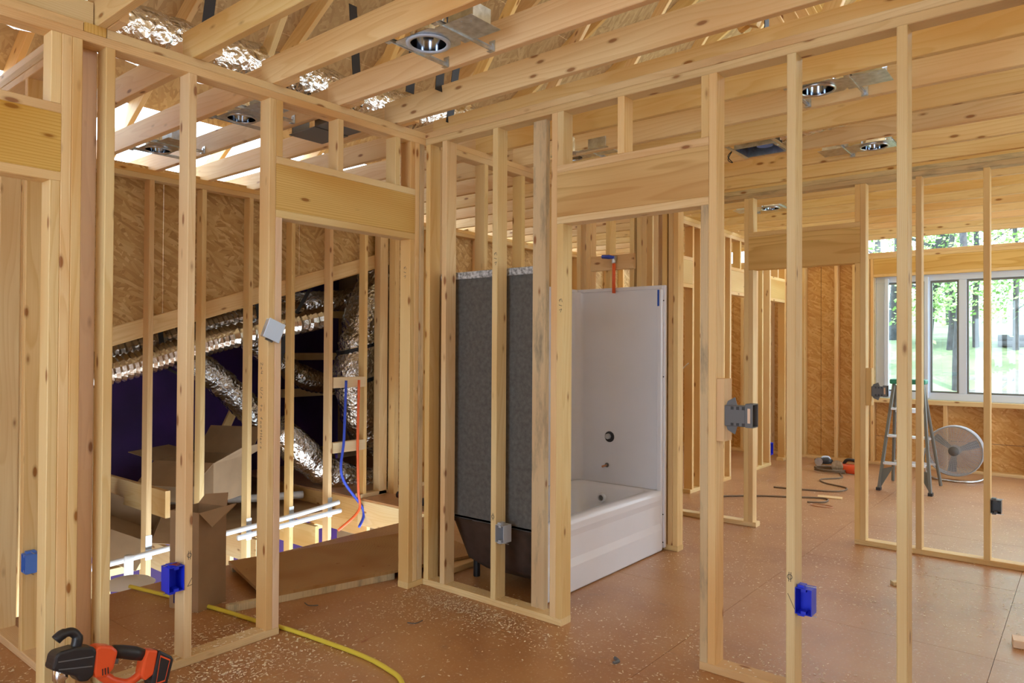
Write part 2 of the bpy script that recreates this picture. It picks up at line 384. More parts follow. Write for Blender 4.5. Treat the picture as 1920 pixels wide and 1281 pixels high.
for y0, y1 in ((2.016, 2.964), (0.05, 1.052)):
    bd('header_plate', wl, XA-D, XA, y0, y1, ZH0, ZH1, 'pine')
    bd('header', wl, XA-.040, XA, y0, y1, ZH1, ZH2, 'header'); bd('header', wl, XA-D, XA-.049, y0, y1, ZH1, ZH2, 'header')
    bd('header_plate', wl, XA-D, XA, y0, y1, ZH2, ZH3, 'pine')
for y in (2.016, 2.393, 2.806, 2.926, 1.014, .64, .26, .05): stud_x(wl, y, ZH3, H1, name='cripple_stud')
stud_x(wl, .05, T, ZH0, name='jack_stud'); stud_x(wl, .012, T, H1); stud_x(wl, -.39, T, H1)
bd('bottom_plate', wl, XA-D, XA, -2.0, .088, 0, T, 'plate')
# back wall (B)
wb = empty('wall_back', (-1.5, YB, 0), 'open pine stud wall in front of the bathtub room', 'wall', kind='structure')
bd('bottom_plate', wb, XA+.001, -2.147, YB, YB+D, 0, T, 'plate')
bd('bottom_plate', wb, -1.382, 2.2, YB, YB+D, 0, T, 'plate')
bd('top_plate', wb, XA+.002, 2.2, YB, YB+D, H1, H1+T, 'plate')
bd('top_plate', wb, XA-D, 2.2, YB, YB+D, H1+T+.0005, H2, 'plate')
for x in (-3.177, -3.038, -2.636, -1.344, -.998, -.583, -.177, .23, .63, 1.04): stud_y(wb, x, T, H1)
stud_y(wb, -2.223, T, H1)
bd('stud', wb, -2.385, -2.296, YB+D-T, YB+D, T, H1, 'grey')
stud_y(wb, -2.185, T, ZH0, name='jack_stud'); stud_y(wb, -1.382, T, ZH0, name='jack_stud', mat='grey')
bd('header_plate', wb, -2.185, -1.344, YB, YB+D, ZH0, ZH1, 'pine')
bd('header', wb, -2.185, -1.344, YB, YB+.040, ZH1, ZH2, 'header'); bd('header', wb, -2.185, -1.344, YB+.049, YB+D, ZH1, ZH2, 'header')
bd('header_plate', wb, -2.185, -1.344, YB, YB+D, ZH2, ZH3, 'pine')
for x in (-2.185, -1.821, -1.382): stud_y(wb, x, ZH3, H1, name='cripple_stud')
bd('blocking', wb, -1.305, -1.267, YB+.0, YB+.085, 1.04, 1.318, 'pine')
# wall behind the cluster on the left (C)
wc = empty('wall_side', (-4.2, 1.127, 0), 'short pine stud wall running off behind the left door opening', 'wall', kind='structure')
CY = 1.127
bd('bottom_plate', wc, -5.4, XA-D, CY, CY+D, 0, T, 'plate')
bd('top_plate', wc, -5.4, XA-D, CY, CY+D, H1, H1+T, 'plate'); bd('top_plate', wc, -5.4, XA-D, CY, CY+D, H1+T, H2, 'plate')
bd('stud', wc, XA-D-T, XA-D-.001, CY, CY+D, .93, H1, 'pink'); bd('stud', wc, XA-D-T+.006, XA-D-.001, CY, CY+D, T, .93, 'pink')
for x in (-3.868, -4.248, -4.654, -5.06, -5.4): stud_y(wc, x, T, H1, y0=CY)
bd('stud', wc, -4.292, -4.402, CY-.02, CY+D, T, H1, 'pink')
# wall that closes the tub bay on its long side (continues the left wall)
w2 = empty('wall_tub', (XA, 4, 0), 'stud wall along the long side of the bathtub', 'wall', kind='structure')
bd('bottom_plate', w2, XA-D, XA, YB+D, 4.70, 0, T, 'far'); bd('top_plate', w2, XA-D, XA, YB+D, YE, H1, H1+T, 'far'); bd('top_plate', w2, XA-D, XA, YB+D, YE, H1+T, H2, 'far')
for y in (3.16, 3.60, 4.005, 4.41): stud_x(w2, y, T, H1, mat='far')
# end wall of the tub bay (D)
wd = empty('wall_tub_end', (-2.8, 4.7, 0), 'stud wall at the plumbing end of the bathtub', 'wall', kind='structure')
DY = 4.705
bd('bottom_plate', wd, XA, -2.30, DY, DY+D, 0, T, 'plate'); bd('top_plate', wd, XA-D, -2.30, DY, DY+D, H1, H1+T, 'far'); bd('top_plate', wd, XA-D, -2.30, DY, DY+D, H1+T, H2, 'far')
for x in (-3.178, -3.09, -2.91, -2.70, -2.64, -2.50, -2.43, -2.38, -2.341): stud_y(wd, x, T, H1, y0=DY, mat='far')
bd('blocking', wd, -3.02, -2.645, DY-.038, DY-.001, 2.05, 2.165, 'far')
# second cross wall (E)
we = empty('wall_cross', (-1.5, YE, 0), 'second stud wall with a door opening before the window room', 'wall', kind='structure')
bd('bottom_plate', we, -3.13, -2.128, YE, YE+D, 0, T, 'plate'); bd('bottom_plate', we, -1.384, 2.2, YE, YE+D, 0, T, 'plate')
bd('top_plate', we, -3.13, 2.2, YE, YE+D, H1, H1+T, 'grey'); bd('top_plate', we, -3.13, 2.2, YE, YE+D, H1+T, H2, 'grey')
for x in (-2.231, -1.346, -.980, -.574, -.168, .24, .65, -2.60, -3.0): stud_y(we, x, T, H1, y0=YE, mat='far')
stud_y(we, -2.193, T, ZH0, y0=YE, mat='far', name='jack_stud'); stud_y(we, -1.384, T, ZH0, y0=YE, mat='far', name='jack_stud')
bd('header', we, -2.193, -1.346, YE, YE+.040, ZH0, ZH2, 'header'); bd('header', we, -2.193, -1.346, YE+.049, YE+D, ZH0, ZH2, 'header')
bd('header_plate', we, -2.193, -1.346, YE, YE+D, ZH2, ZH3, 'far')
for x in (-2.193, -1.384): stud_y(we, x, ZH3, H1, y0=YE, mat='far', name='cripple_stud')
bd('blocking', we, -1.307, -1.269, YE, YE+.085, 1.04, 1.318, 'far')
# long wall with doorways down the far room (G)
wg = empty('wall_far_left', (XG, 7.5, 0), 'stud wall with doorways along the far room', 'wall', kind='structure')
bd('top_plate', wg, XG-D, XG, YE+D, 9.9, H1, H1+T, 'far'); bd('top_plate', wg, XG-D, XG, YE+D, 9.9, H1+T, H2, 'far')
for y0, y1 in ((YE+D, 5.98), (6.68, 6.94), (7.46, 7.72), (8.45, 9.0), (9.45, 9.9)): bd('bottom_plate', wg, XG-D, XG, y0, y1, 0, T, 'plate')
for y in (5.87, 5.94, 6.72, 6.90, 7.50, 7.68, 8.50, 8.68, 8.94, 9.50, 9.70, 9.84): stud_x(wg, y, T, H1, x1=XG, mat='far')
for y0, y1 in ((5.978, 6.72), (6.938, 7.50), (7.718, 8.50), (8.978, 9.50)):
    bd('header_plate', wg, XG-D, XG, y0, y1, ZH0-.035, ZH1-.035, 'far'); bd('header', wg, XG-D, XG, y0, y1, ZH1-.035, ZH2-.035, 'header'); bd('header_plate', wg, XG-D, XG, y0, y1, ZH2-.035, ZH3-.035, 'far')
    for yy in (y0+.25,): stud_x(wg, yy, ZH3-.035, H1, x1=XG, mat='far', name='cripple_stud')
# ------------------------------------------------------------------ exterior wall with windows (F)
YF = 9.95
wf = empty('wall_window', (-1.5, YF, 0), 'exterior wall of studs and orange sheathing with a wide window', 'wall', kind='structure')
for y, z in ((2.619, 2.657), (2.657, 2.695)): bd('top_plate', wf, -6.5, 3.0, YF, YF+.14, y, z, 'far')
bd('bottom_plate', wf, -6.5, 3.0, YF, YF+.14, 0, T, 'plate')
for x in (-6.3, -5.9, -5.5, -5.1, -4.7, -4.3, -3.9, -3.5, -3.10, -3.054, -2.638, -2.42, -2.382, -2.25, -2.205, 1.06, 1.1, 1.5, 1.9, 2.3, 2.7): bd('stud', wf, x, x+T, YF, YF+.14, T, 2.619, 'far')
for x in (-1.9, -1.40, -.98, -.57, -.17, .24, .65): bd('cripple_stud', wf, x, x+T, YF, YF+.14, T, .79, 'far')
bd('sill_plate', wf, -2.165, 1.06, YF-.02, YF+.14, .79, .845, 'pine')
bd('header', wf, -2.165, 1.06, YF, YF+.06, 2.42, 2.618, 'header'); bd('header_plate', wf, -2.165, 1.06, YF-.002, YF+.14, 2.385, 2.42, 'far')
def sheath(parent, x0, x1, z0, z1, y0=YF+.14, mat='osb_far'): G().box(x0, x1, y0, y0+.012, z0, z1).build('sheathing_panel', mat, parent)
for x0, x1 in ((-6.5, -5.285), (-5.28, -4.065), (-4.06, -2.845), (-2.84, -2.17)):
    sheath(wf, x0, x1, .0, .50); sheath(wf, x0, x1, .502, 2.695)
for x0, x1 in ((-2.165, -1.0), (-.995, .22), (.225, 1.06)): sheath(wf, x0, x1, 0, .35); sheath(wf, x0, x1, .355, .80)
for x0, x1 in ((1.065, 2.2), (2.205, 3.0)): sheath(wf, x0, x1, 0, 2.695)
sheath(wf, -2.165, -.5, 2.40, 2.695); sheath(wf, -.497, 1.06, 2.40, 2.695)
for x0, x1, z0, z1 in ((-6.5, -2.165, -.3, 2.69), (1.06, 3.0, -.3, 2.69), (-2.165, 1.06, -.3, .84), (-2.165, 1.06, 2.39, 2.69)): G().box(x0, x1, YF+.156, YF+.160, z0, z1).build('light_block_wrap', 'purple', wf)  # added outside, unseen, so no sky light shows through the sheathing gaps
wr = empty('added_wall_right', (3.3, 3, 0), 'stud wall added out of the picture to the right to block side light', 'wall', kind='structure')  # added out of view to block side light, far end left open to the sky
for k in range(27):
    if k < 19: bd('stud', wr, 3.30, 3.44, -2.9+.4065*k*1.2, -2.862+.4065*k*1.2, T, H1, 'far')
bd('bottom_plate', wr, 3.30, 3.44, -3.0, 10.0, 0, T, 'plate'); bd('top_plate', wr, 3.30, 3.44, -3.0, 10.0, H1, H2, 'far')
for k in range(10):
    y0 = -3.0+1.3*k
    for z0, z1 in ((2.30, 2.9),) if k in (7, 8, 9) else ((-.1, 2.9),): G().box(3.441, 3.453, y0, y0+1.298, z0, z1).build('sheathing_panel', 'osb_far', wr)
wk = empty('added_wall_behind', (2, -3.1, 0), 'wall pieces added behind the camera to narrow the light opening', 'wall', kind='structure')  # added out of view, narrows the gap that lets sky light in
for k in range(3): G().box(.5+.95*k, 1.448+.95*k, -3.112, -3.1, -.1, 2.9).build('sheathing_panel', 'osb_far', wk)
for k in range(4): G().box(-6.3+.95*k, -5.352+.95*k, -3.112, -3.1, -.1, 2.9).build('sheathing_panel', 'osb_far', wk)
for k in range(7): bd('stud', wk, .5+.4065*k, .538+.4065*k, -3.099, -2.96, T, H1, 'far')
win = empty('window_1', (-1.2, YF+.1, .85), 'wide white vinyl window unit looking out on trees', 'window', kind='structure')
wx0, wx1, wz0, wz1 = -2.15, 1.04, .85, 2.385
def frame_bar(n, x0, x1, z0, z1, y0=YF+.07, y1=YF+.15): G().box(x0, x1, y0, y1, z0, z1).build(n, 'vinyl', win, bevel=.004)
frame_bar('frame_rail', wx0, wx1, wz0, wz0+.085); frame_bar('frame_rail', wx0, wx1, wz1-.075, wz1)
for a, b in ((wx0, wx0+.10), (-1.60, -1.545), (-1.245, -1.165), (-.22, -.14), (.95, wx1)): frame_bar('frame_stile', a, b, wz0+.086, wz1-.076)
for a, b in ((wx0+.10, -1.60), (-1.545, -1.245), (-1.165, -.22), (-.14, .95)):
    g = G()
    for (x0, x1, z0, z1) in ((a+.001, b-.001, wz0+.086, wz0+.106), (a+.001, b-.001, wz1-.1, wz1-.077), (a+.001, a+.02, wz0+.106, wz1-.1), (b-.02, b-.001, wz0+.106, wz1-.1)): g.box(x0, x1, YF+.085, YF+.13, z0, z1)
    g.build('sash', 'rail', win)
    G().box(a+.02, b-.02, YF+.105, YF+.110, wz0+.106, wz1-.1).build('pane', 'glass', win)
# second frame set inside the first on its left bay
G().box(-2.04, -2.0, YF+.02, YF+.07, .87, 2.36).build('frame_stile', 'vinyl', win, bevel=.003)
G().box(-1.60, -1.56, YF+.02, YF+.07, .87, 2.36).build('frame_stile', 'vinyl', win, bevel=.003)
# ------------------------------------------------------------------ stairwell wall (H) and the low attic behind it
wh = empty('wall_stairwell', (XH, 3, 0), 'stud wall beyond the stair opening, sheathed above a sloped board', 'wall', kind='structure')
for k in range(-2, 18):
    y = 2.394 + .4065*k
    if 1.2 < y < 9.8: bd('stud', wh, XH-D, XH, y, y+T, -1.2 if y < 4.2 else T, H1, 'far')
bd('top_plate', wh, XH-D, XH, -2, 9.9, H1, H1+T, 'far'); bd('top_plate', wh, XH-D, XH, -2, 9.9, H1+T, H2, 'far')
bd('post', wh, XH-D, XH, 4.62, 4.72, -.02, H1, 'far'); bd('post', wh, XH-.01, XH+.08, 4.74, 4.80, -.02, H1, 'far')
bd('bottom_plate', wh, XH-D, XH, 4.40, 9.9, 0, T, 'plate')
sl = lambda y: 1.528 + (y-2.2)*(2.302-1.528)/(4.61-2.2)      # centre of the sloped board
beam('sloped_board', wh, (XH-D-.02, 1.0, sl(1.0)), (XH-D-.02, 4.95, sl(4.95)), .038, .125, 'far', side=(1, 0, 0))
def osb_piece(y0, y1):
    G().prism([(y0, sl(y0)-.03), (y1, sl(y1)-.03), (y1, H2+.05), (y0, H2+.05)], XH-D-.052, XH-D-.040, axis='x').build('sheathing_panel', 'osb', wh)
osb_piece(1.0, 2.555); osb_piece(2.56, 3.775); osb_piece(3.78, 4.95)
for y0, y1, z0 in ((4.955, 6.17, 0), (6.175, 7.39, 0), (7.395, 8.61, 0), (8.615, 9.95, 0), (-2, .99, 0)):
    G().box(XH-D-.014, XH-D-.002, y0, y1, z0, H2).build('sheathing_panel', 'osb', wh)
for z, y0, y1 in ((1.07, 3.67, 4.04), (.465, 3.67, 4.04)): bd('blocking', wh, XH-.05, XH+.0, y0+.40, y1+.41, z, z+.10, 'pine')
for y, z in ((2.394, -.05), (3.207, -.068), (3.6135, -.04), (4.02, -.024)):
    G().box(XH, XH+.003, y-.004, y+T+.004, z-.09, z+.09).build('nail_plate', 'galv', wh)
at = empty('attic', (-6.8, 3, 0), 'dark low attic beyond the stair wall', 'attic', kind='structure')
for y in (.6, 1.9, 3.2, 4.5):
    beam('roof_panel', at, (-5.62, y, sl(y)-.075), (-5.62, y+1.29, sl(y+1.29)-.075), .01, .012, 'ply', side=(1, 0, 0)) if False else None
def slope_panel(y0, y1, x0, x1, dz, mat): 
    G().add([(x0, y0, sl(y0)+dz), (x1, y0, sl(y0)+dz), (x1, y1, sl(y1)+dz), (x0, y1, sl(y1)+dz), (x0, y0, sl(y0)+dz+.012), (x1, y0, sl(y0)+dz+.012), (x1, y1, sl(y1)+dz+.012), (x0, y1, sl(y1)+dz+.012)],
            [(0, 3, 2, 1), (4, 5, 6, 7), (0, 1, 5, 4), (1, 2, 6, 5), (2, 3, 7, 6), (3, 0, 4, 7)]).build('roof_panel', mat, at)
for y0, y1 in ((-.2, 1.195), (1.2, 2.395), (2.4, 3.595), (3.6, 4.795), (4.8, 6.2)):
    slope_panel(y0, y1, -8.2, -5.645, .05, 'ply')
for k in range(4): beam('rafter', at, (-5.95-.6*k, .0, sl(0)-.05), (-5.95-.6*k, 6.15, sl(6.15)-.05), .038, .14, 'far', side=(1, 0, 0))
G().box(-8.25, -8.2, -.2, 2.495, -3, 2.6).build('wall_panel', 'purple', at); G().box(-8.25, -8.2, 2.5, 6.2, -3, 2.9).build('wall_panel', 'purple', at)
G().box(-8.2, -5.6, 6.2, 6.25, -3, 2.9).build('wall_panel', 'ply', at); G().box(-8.2, -5.6, -.25, -.2, -3, 2.0).build('wall_panel', 'purple', at)
for y in (1.5, 2.35, 3.0): bd('wall_stud', at, -8.19, -8.10, y, y+T, -.3, 1.6, 'far')
for k, y in enumerate((.5, 1.0, 1.55, 2.15, 2.75, 3.35, 3.95, 4.55)): bd('ceiling_joist', at, -8.19, -5.545, y, y+T, -.42, -.20, 'pine')
beam('brace', at, (-7.3, 3.75, .0), (-7.3, 4.25, 1.0), .038, .089, 'far', side=(1, 0, 0))
bd('ledger', at, -7.6, -7.56, 4.6, 6.15, 1.83, 1.92, 'pine'); bd('ledger', at, -7.6, -7.56, 4.8, 6.15, 1.29, 1.38, 'pine'); bd('ledger', at, -7.6, -7.56, 4.9, 6.15, .84, .94, 'pine'); bd('ceiling_joist', at, -8.19, -5.55, 2.58, 2.618, .12, .33, 'pine')
G().box(-8.19, -5.9, 2.9, 6.15, -.19, -.172).build('floor_board', 'ply', at)
# lower storey seen through the stair opening
lw = empty('lower_floor', (-5, 2.7, -2.8), 'pale lower storey floor under the stair opening', 'floor', kind='structure')
for x0 in (-8.2, -6.98, -5.76, -4.54): 
    for y0 in (-.2, 1.02, 2.24, 3.46): G().box(x0, x0+1.215, y0, y0+1.215, -2.82, -2.8).build('floor_panel', 'floor', lw)
for k in range(7): bd('stud', lw, -6.5, -6.41, 1.2+.4*k, 1.238+.4*k, -2.8, -.45, 'pine')
bd('top_plate', lw, -6.5, -6.41, .9, 4.9, -.49, -.43, 'pine')
# ------------------------------------------------------------------ ceiling joists
ceil = empty('ceiling', (-1, 3, H2), 'open ceiling of long pine joists at close spacing', 'ceiling', kind='structure')
JH = .140
for k in range(-9, 22):
    y = J0 + JS*k
    if y > YF-.25: break
    bd('joist', ceil, XA-.10, 3.3, y, y+T, H2, H2+JH, 'joist')
    if y < 9.6: bd('joist', ceil, -6.15, XA+.12, y+T+.001, y+2*T+.001, H2, H2+JH, 'joist')
for a, b in ((.77, 1.175), (.365, .77), (-.04, .365)): bd('blocking', ceil, XA-.06, XA-.022, a+T+.045, b-.002, H2, H2+.10, 'pine')
# ------------------------------------------------------------------ roof over the attic
roof = empty('roof', (-1, 3, 4), 'roof of rafters and gold sheathing panels above the joists', 'roof', kind='structure')
SLP = .60; XE = -6.25; XR = 1.6
zr = lambda x: H2+.10 + (x-XE)*SLP if x <= XR else H2+.10+(XR-XE)*SLP-(x-XR)*SLP
for k in range(-9, 22, 1):
    y = J0 + JS*k
    if y > YF-.05: break
    if k % 2 == 0: continue
    y2 = y-.020
    beam('rafter', roof, (XE, y2, zr(XE)+.07), (XR, y2, zr(XR)+.07), .038, .14, 'far', side=(0, 1, 0))
    beam('rafter', roof, (XR, y2, zr(XR)+.07), (6.5, y2, zr(6.5)+.07), .038, .14, 'far', side=(0, 1, 0))
    beam('web', roof, (-4.0, y2-.04, H2+JH), (-2.3, y2-.04, zr(-2.3)), .038, .089, 'far', side=(0, 1, 0))
    beam('web', roof, (-2.3, y2-.04, zr(-2.3)), (-1.2, y2-.04, H2+JH), .038, .089, 'far', side=(0, 1, 0))
    beam('web', roof, (-1.2, y2-.04, H2+JH), (.4, y2-.04, zr(.4)), .038, .089, 'far', side=(0, 1, 0))
def roof_panel(x0, x1, y0, y1):
    a, b = zr(x0)+.15, zr(x1)+.15
    G().add([(x0, y0, a), (x1, y0, b), (x1, y1, b), (x0, y1, a), (x0, y0, a+.013), (x1, y0, b+.013), (x1, y1, b+.013), (x0, y1, a+.013)],
            [(0, 3, 2, 1), (4, 5, 6, 7), (0, 1, 5, 4), (1, 2, 6, 5), (2, 3, 7, 6), (3, 0, 4, 7)]).build('roof_panel', 'roof', roof)
G().prism([(-6.25, 2.91), (6.5, 2.91), (6.5, zr(6.5)), (XR, zr(XR)+.1), (-6.25, zr(-6.25)+.05)], -3.112, -3.1, axis='y').build('gable_shade_panel', 'roof', roof)  # sheet added behind the camera to darken the roof space
xe = [-5.75 + i*(XR+5.75)/8 for i in range(9)]; xe2 = [XR + i*(6.5-XR)/5 for i in range(6)]
yy = [-3.0 + 2.44*i for i in range(6)]
for i in range(5):
    y0, y1 = yy[i], (yy[i+1]-.004 if i < 4 else 10.0)
    for a, b in list(zip(xe, xe[1:])) + list(zip(xe2, xe2[1:])): roof_panel(a, b-.004, y0, y1)
# ------------------------------------------------------------------ bathtub and shower surround
tx0, tx1, ty0, ty1, tz = -3.160, -2.395, 3.165, 4.690, .430
tub = empty('bathtub', ((tx0+tx1)/2, (ty0+ty1)/2, 0), 'white one-piece bathtub and shower surround with bare grey back', 'bathtub')
def rrect(x0, x1, y0, y1, r, z, n=6):
    out = []
    for cx, cy, a0 in ((x1-r, y1-r, 0), (x0+r, y1-r, 90), (x0+r, y0+r, 180), (x1-r, y0+r, 270)):
        for k in range(n+1):
            a = math.radians(a0 + 90*k/n); out.append((cx+r*math.cos(a), cy+r*math.sin(a), z))
    return out
loops = [rrect(tx0+.012, tx1-.004, ty0+.012, ty1-.012, .012, tz-.012), rrect(tx0+.012, tx1-.010, ty0+.012, ty1-.012, .012, tz),
         rrect(tx0+.075, tx1-.080, ty0+.10, ty1-.085, .10, tz+.004), rrect(tx0+.095, tx1-.098, ty0+.12, ty1-.105, .10, tz-.02),
         rrect(tx0+.13, tx1-.13, ty0+.19, ty1-.13, .10, .16), rrect(tx0+.17, tx1-.17, ty0+.25, ty1-.17, .09, .10)]
def skin(loops, close_last=True, close_first=False):
    g = G(); n = len(loops[0]); v = [p for l in loops for p in l]; f = []
    for i in range(len(loops)-1):
        for k in range(n): f.append((i*n+k, i*n+(k+1) % n, (i+1)*n+(k+1) % n, (i+1)*n+k))
    if close_last: f.append(tuple(range((len(loops)-1)*n, len(loops)*n)))
    if close_first: f.append(tuple(range(n)))
    return g.add(v, f)
skin(loops).build('basin', 'white_fg', tub, smooth=True, fix=False)
# apron with its raised lower field
ap = [(tx1-.012, tz-.004), (tx1, tz-.022), (tx1+.001, tz-.06), (tx1-.008, tz-.10), (tx1-.008, .20), (tx1+.004, .155), (tx1+.004, .012), (tx1-.004, .003), (tx1-.03, .003), (tx1-.03, tz-.01)]
G().prism(ap, ty0+.002, ty1-.045, axis='y').build('apron', 'white_fg', tub, bevel=.003)
# walls: rounded U seen from above; inside gelcoat, outside grey glass fibre
def upath(off, r=.06, n=6):
    x0, y0, y1, xf = tx0+off, ty0+off, ty1-off, tx1-.012
    pts = [(xf, y0)]
    for cx, cy, a0 in ((x0+r, y0+r, 270), (x0+r, y1-r, 180)):
        for k in range(n+1):
            a = math.radians(a0 - 90*k/n); pts.append((cx+r*math.cos(a), cy+r*math.sin(a)))
    pts.append((xf, y1)); return pts
def usheet(path, z0, z1):
    g = G(); v = [(x, y, z0) for x, y in path] + [(x, y, z1) for x, y in path]; n = len(path)
    return g.add(v, [(i, i+1, n+i+1, n+i) for i in range(n-1)])
usheet(upath(.022), tz-.01, 1.892).build('surround_wall', 'white_fg', tub, smooth=True, fix=False)
usheet(upath(.012, .065), .415, 1.870).build('surround_shell', 'grey_fg', tub, smooth=True, fix=False)
G().box(tx0, tx1-.012, ty0-.002, ty0+.024, 1.868, 1.912).build('top_flange', 'pale_fg', tub, bevel=.006)
G().box(tx0, tx1-.012, ty1-.030, ty1+.006, 1.885, 1.912).build('top_flange', 'white_fg', tub, bevel=.004)
G().box(tx0-.002, tx0+.024, ty0+.024, ty1-.03, 1.885, 1.912).build('top_flange', 'white_fg', tub, bevel=.004)
g = G(); g.box(tx1-.014, tx1+.010, ty1-.022, ty1+.008, .02, 1.912); g.build('front_flange', 'white_fg', tub, bevel=.004)
g = G(); g.box(tx1-.045, tx1-.004, ty1-.046, ty1-.020, .012, 1.885); g.build('front_column', 'white_fg', tub, bevel=.008)
G().box(tx1-.016, tx1-.004, ty0-.004, ty0+.014, .02, 1.86).build('front_flange', 'grey_fg', tub, bevel=.004)
skin([rrect(tx0+.012, tx1-.034, ty0+.013, ty1-.02, .05, .412), rrect(tx0+.03, tx1-.04, ty0+.05, ty1-.06, .10, .37), rrect(tx0+.07, tx1-.09, ty0+.12, ty1-.09, .12, .14), rrect(tx0+.14, tx1-.14, ty0+.20, ty1-.14, .10, .075)]).build('tub_shell', 'brown_fg', tub, smooth=True)
for x in (tx0+.12, tx1-.12): 
    for y in (ty0+.22, ty1-.2): G().lathe([(.022, 0), (.022, .10)], 10, (x, y, 0)).build('foot', 'black', tub)
G().lathe([(0, -.004), (.038, -.004), (.041, 0), (.041, .006), (0, .006)], 24, (-2.845, ty1-.026, .782), 'y').build('valve_hole_disc', 'black', tub)  # black disc stands in for the darkness of an uncut hole
G().lathe([(0, -.022), (.019, -.022), (.022, -.016), (.022, 0)], 8, (-2.850, ty1-.030, .785), 'y').build('valve', 'grey_lt', tub)
G().tube([(-2.866, ty1-.024, .565), (-2.866, ty1-.09, .562)], .008, 10).build('spout_pipe', 'copper', tub, smooth=True)
G().lathe([(.0, -.006), (.016, -.006), (.018, 0)], 12, (-2.866, ty1-.026, .565), 'y').build('pipe_collar', 'darkmetal', tub)
g = G(); g.lathe([(.022, -.012), (.034, -.012), (.036, -.004), (.036, .012), (.022, .012)], 20, (-2.85, ty1-.128, .335), 'y', closed=True); ov = g.build('overflow', 'white_fg', tub, smooth=False)
G().lathe([(0, 0), (.023, 0)], 16, (-2.85, ty1-.124, .335), 'y').build('overflow_dark_disc', 'darkmetal', tub)  # flat dark disc gives the shade of an opening that is not cut
for z in (.06, .26, 1.25, 1.80): G().lathe([(0, -.003), (.005, -.003), (.005, 0)], 8, (tx1-.002, ty1-.022, z), 'y').build('screw', 'black', tub)
G().box(tx1-.040, tx1-.024, ty1-.0475, ty1-.0462, 1.76, 1.878).build('tape_strip', 'tape', tub)
# ------------------------------------------------------------------ recessed light housings
def can_light(x, y, label, flip=1, trim=True, z=H2+.006):
    t = empty('recessed_light', (x, y, z), label, 'light fixture', 'recessed light housings between the joists')
    g = G(); r0 = .082
    n = 24   # plate with a round hole
    pts = [(r0*math.cos(2*math.pi*k/n), r0*math.sin(2*math.pi*k/n)) for k in range(n)]
    def edge(a, x0, x1, y0, y1):
        c, s = math.cos(a), math.sin(a); k = 1e9
        if c > 1e-6: k = min(k, x1/c)
        if c < -1e-6: k = min(k, x0/c)
        if s > 1e-6: k = min(k, y1/s)
        if s < -1e-6: k = min(k, y0/s)
        return (c*k, s*k)
    out = [edge(2*math.pi*k/n, -.125, .125, -.10, .10) for k in range(n)]
    v = [(a, b, .004) for a, b in pts] + [(a, b, .004) for a, b in out] + [(a, b, .006) for a, b in pts] + [(a, b, .006) for a, b in out]
    f = [(k, (k+1) % n, n+(k+1) % n, n+k) for k in range(n)] + [(2*n+k, 2*n+(k+1) % n, 3*n+(k+1) % n, 3*n+k) for k in range(n)] + [(n+k, n+(k+1) % n, 3*n+(k+1) % n, 3*n+k) for k in range(n)]
    g.add(v, f); g.box(.125*flip if flip > 0 else -.33, .33 if flip > 0 else -.125, -.085, .10, .004, .006)
    pl = g.build('mounting_plate', 'galv', t, False)
    for k in range(5): G().lathe([(0, 0), (.004, 0)], 8, (flip*(.15+.035*k), -.06+.02*(k % 3), .0035)).build('screw_hole', 'white_trim', pl, False)
    G().lathe([(.079, 0), (.079, .11), (.06, .135), (0, .14)], 28).build('can', 'chrome', t, False, smooth=True)
    if trim: G().lathe([(.078, .002), (.080, -.004), (.098, -.003), (.099, .003), (.082, .0035)], 36).build('trim_ring', 'white_trim', t, False, smooth=True)
    else: G().lathe([(.078, .002), (.079, -.006), (.086, -.006), (.087, .003)], 32).build('trim_ring', 'galv', t, False, smooth=True)
    G().lathe([(0, .06), (.02, .06), (.024, .075), (.024, .13)], 14).build('lamp_socket', 'black', t, False)
    G().box(.02, .05, .0765, .0775, .03, .075).build('paper_label', 'paper', t, False, rot=(0, 0, -.35))
    a, b = sorted((flip*.17, flip*.31)); G().box(a, b, -.05, .06, .007, .082).build('junction_box', 'galv', t, False, bevel=.003)
    cd = catmull([(flip*.26, .06, .05), (flip*.25, .10, .07), (flip*.20, .13, .115), (flip*.12, .10, .13), (flip*.06, .03, .125)], 8)
    g = G(); g.tube(cd, [.008+.0016*(i % 2) for i in range(len(cd))], 8); g.build('conduit', 'galv', t, False, smooth=True)
    y0 = (y - J0) % JS; sh = T+.001 if x < XA else 0; lo, hi = -(y0-T-sh)+.001, JS-y0+sh-.002
    for xb in (flip*.17, flip*-.115):
        g = G(); g.box(xb-.003, xb+.003, lo, hi, -.001, .016); g.box(xb-.009, xb+.009, lo+.001, hi-.001, .0145, .0165)
        hb = g.build('hanger_bar', 'galv', t, False)
        for ye, s in ((hi, -1), (lo, 1)):
            g = G(); g.box(xb-.016, xb+.016, min(ye, ye+s*.003), max(ye, ye+s*.003), -.004, .045); g.box(xb-.014, xb+.014, min(ye, ye+s*.022), max(ye, ye+s*.022), -.006, -.003); g.box(xb-.006, xb+.006, min(ye, ye+s*.012), max(ye, ye+s*.012), .02, .032)
            g.build('bar_clip', 'galv', hb, False)
    return t
can_light(-2.247, 2.165, 'white-rimmed recessed light housing with label, highest over the near room')
can_light(-1.086, 3.79, 'recessed light can with a steel hanger bar beyond the back wall studs', trim=False)
can_light(-3.835, 2.200, 'grey recessed light can over the stair, nearer of the two', trim=False)
can_light(-4.893, 2.200, 'grey recessed light can over the stair, farther of the two', trim=False)
can_light(-1.10, 5.07, 'recessed can with open galvanised frame beside the foil duct', -1, trim=False)
can_light(-2.342, 6.70, 'distant recessed light can above the cross wall header', -1, trim=False)
can_light(-2.80, 4.07, 'recessed light housing above the bathtub showing only bar and conduit', trim=False)
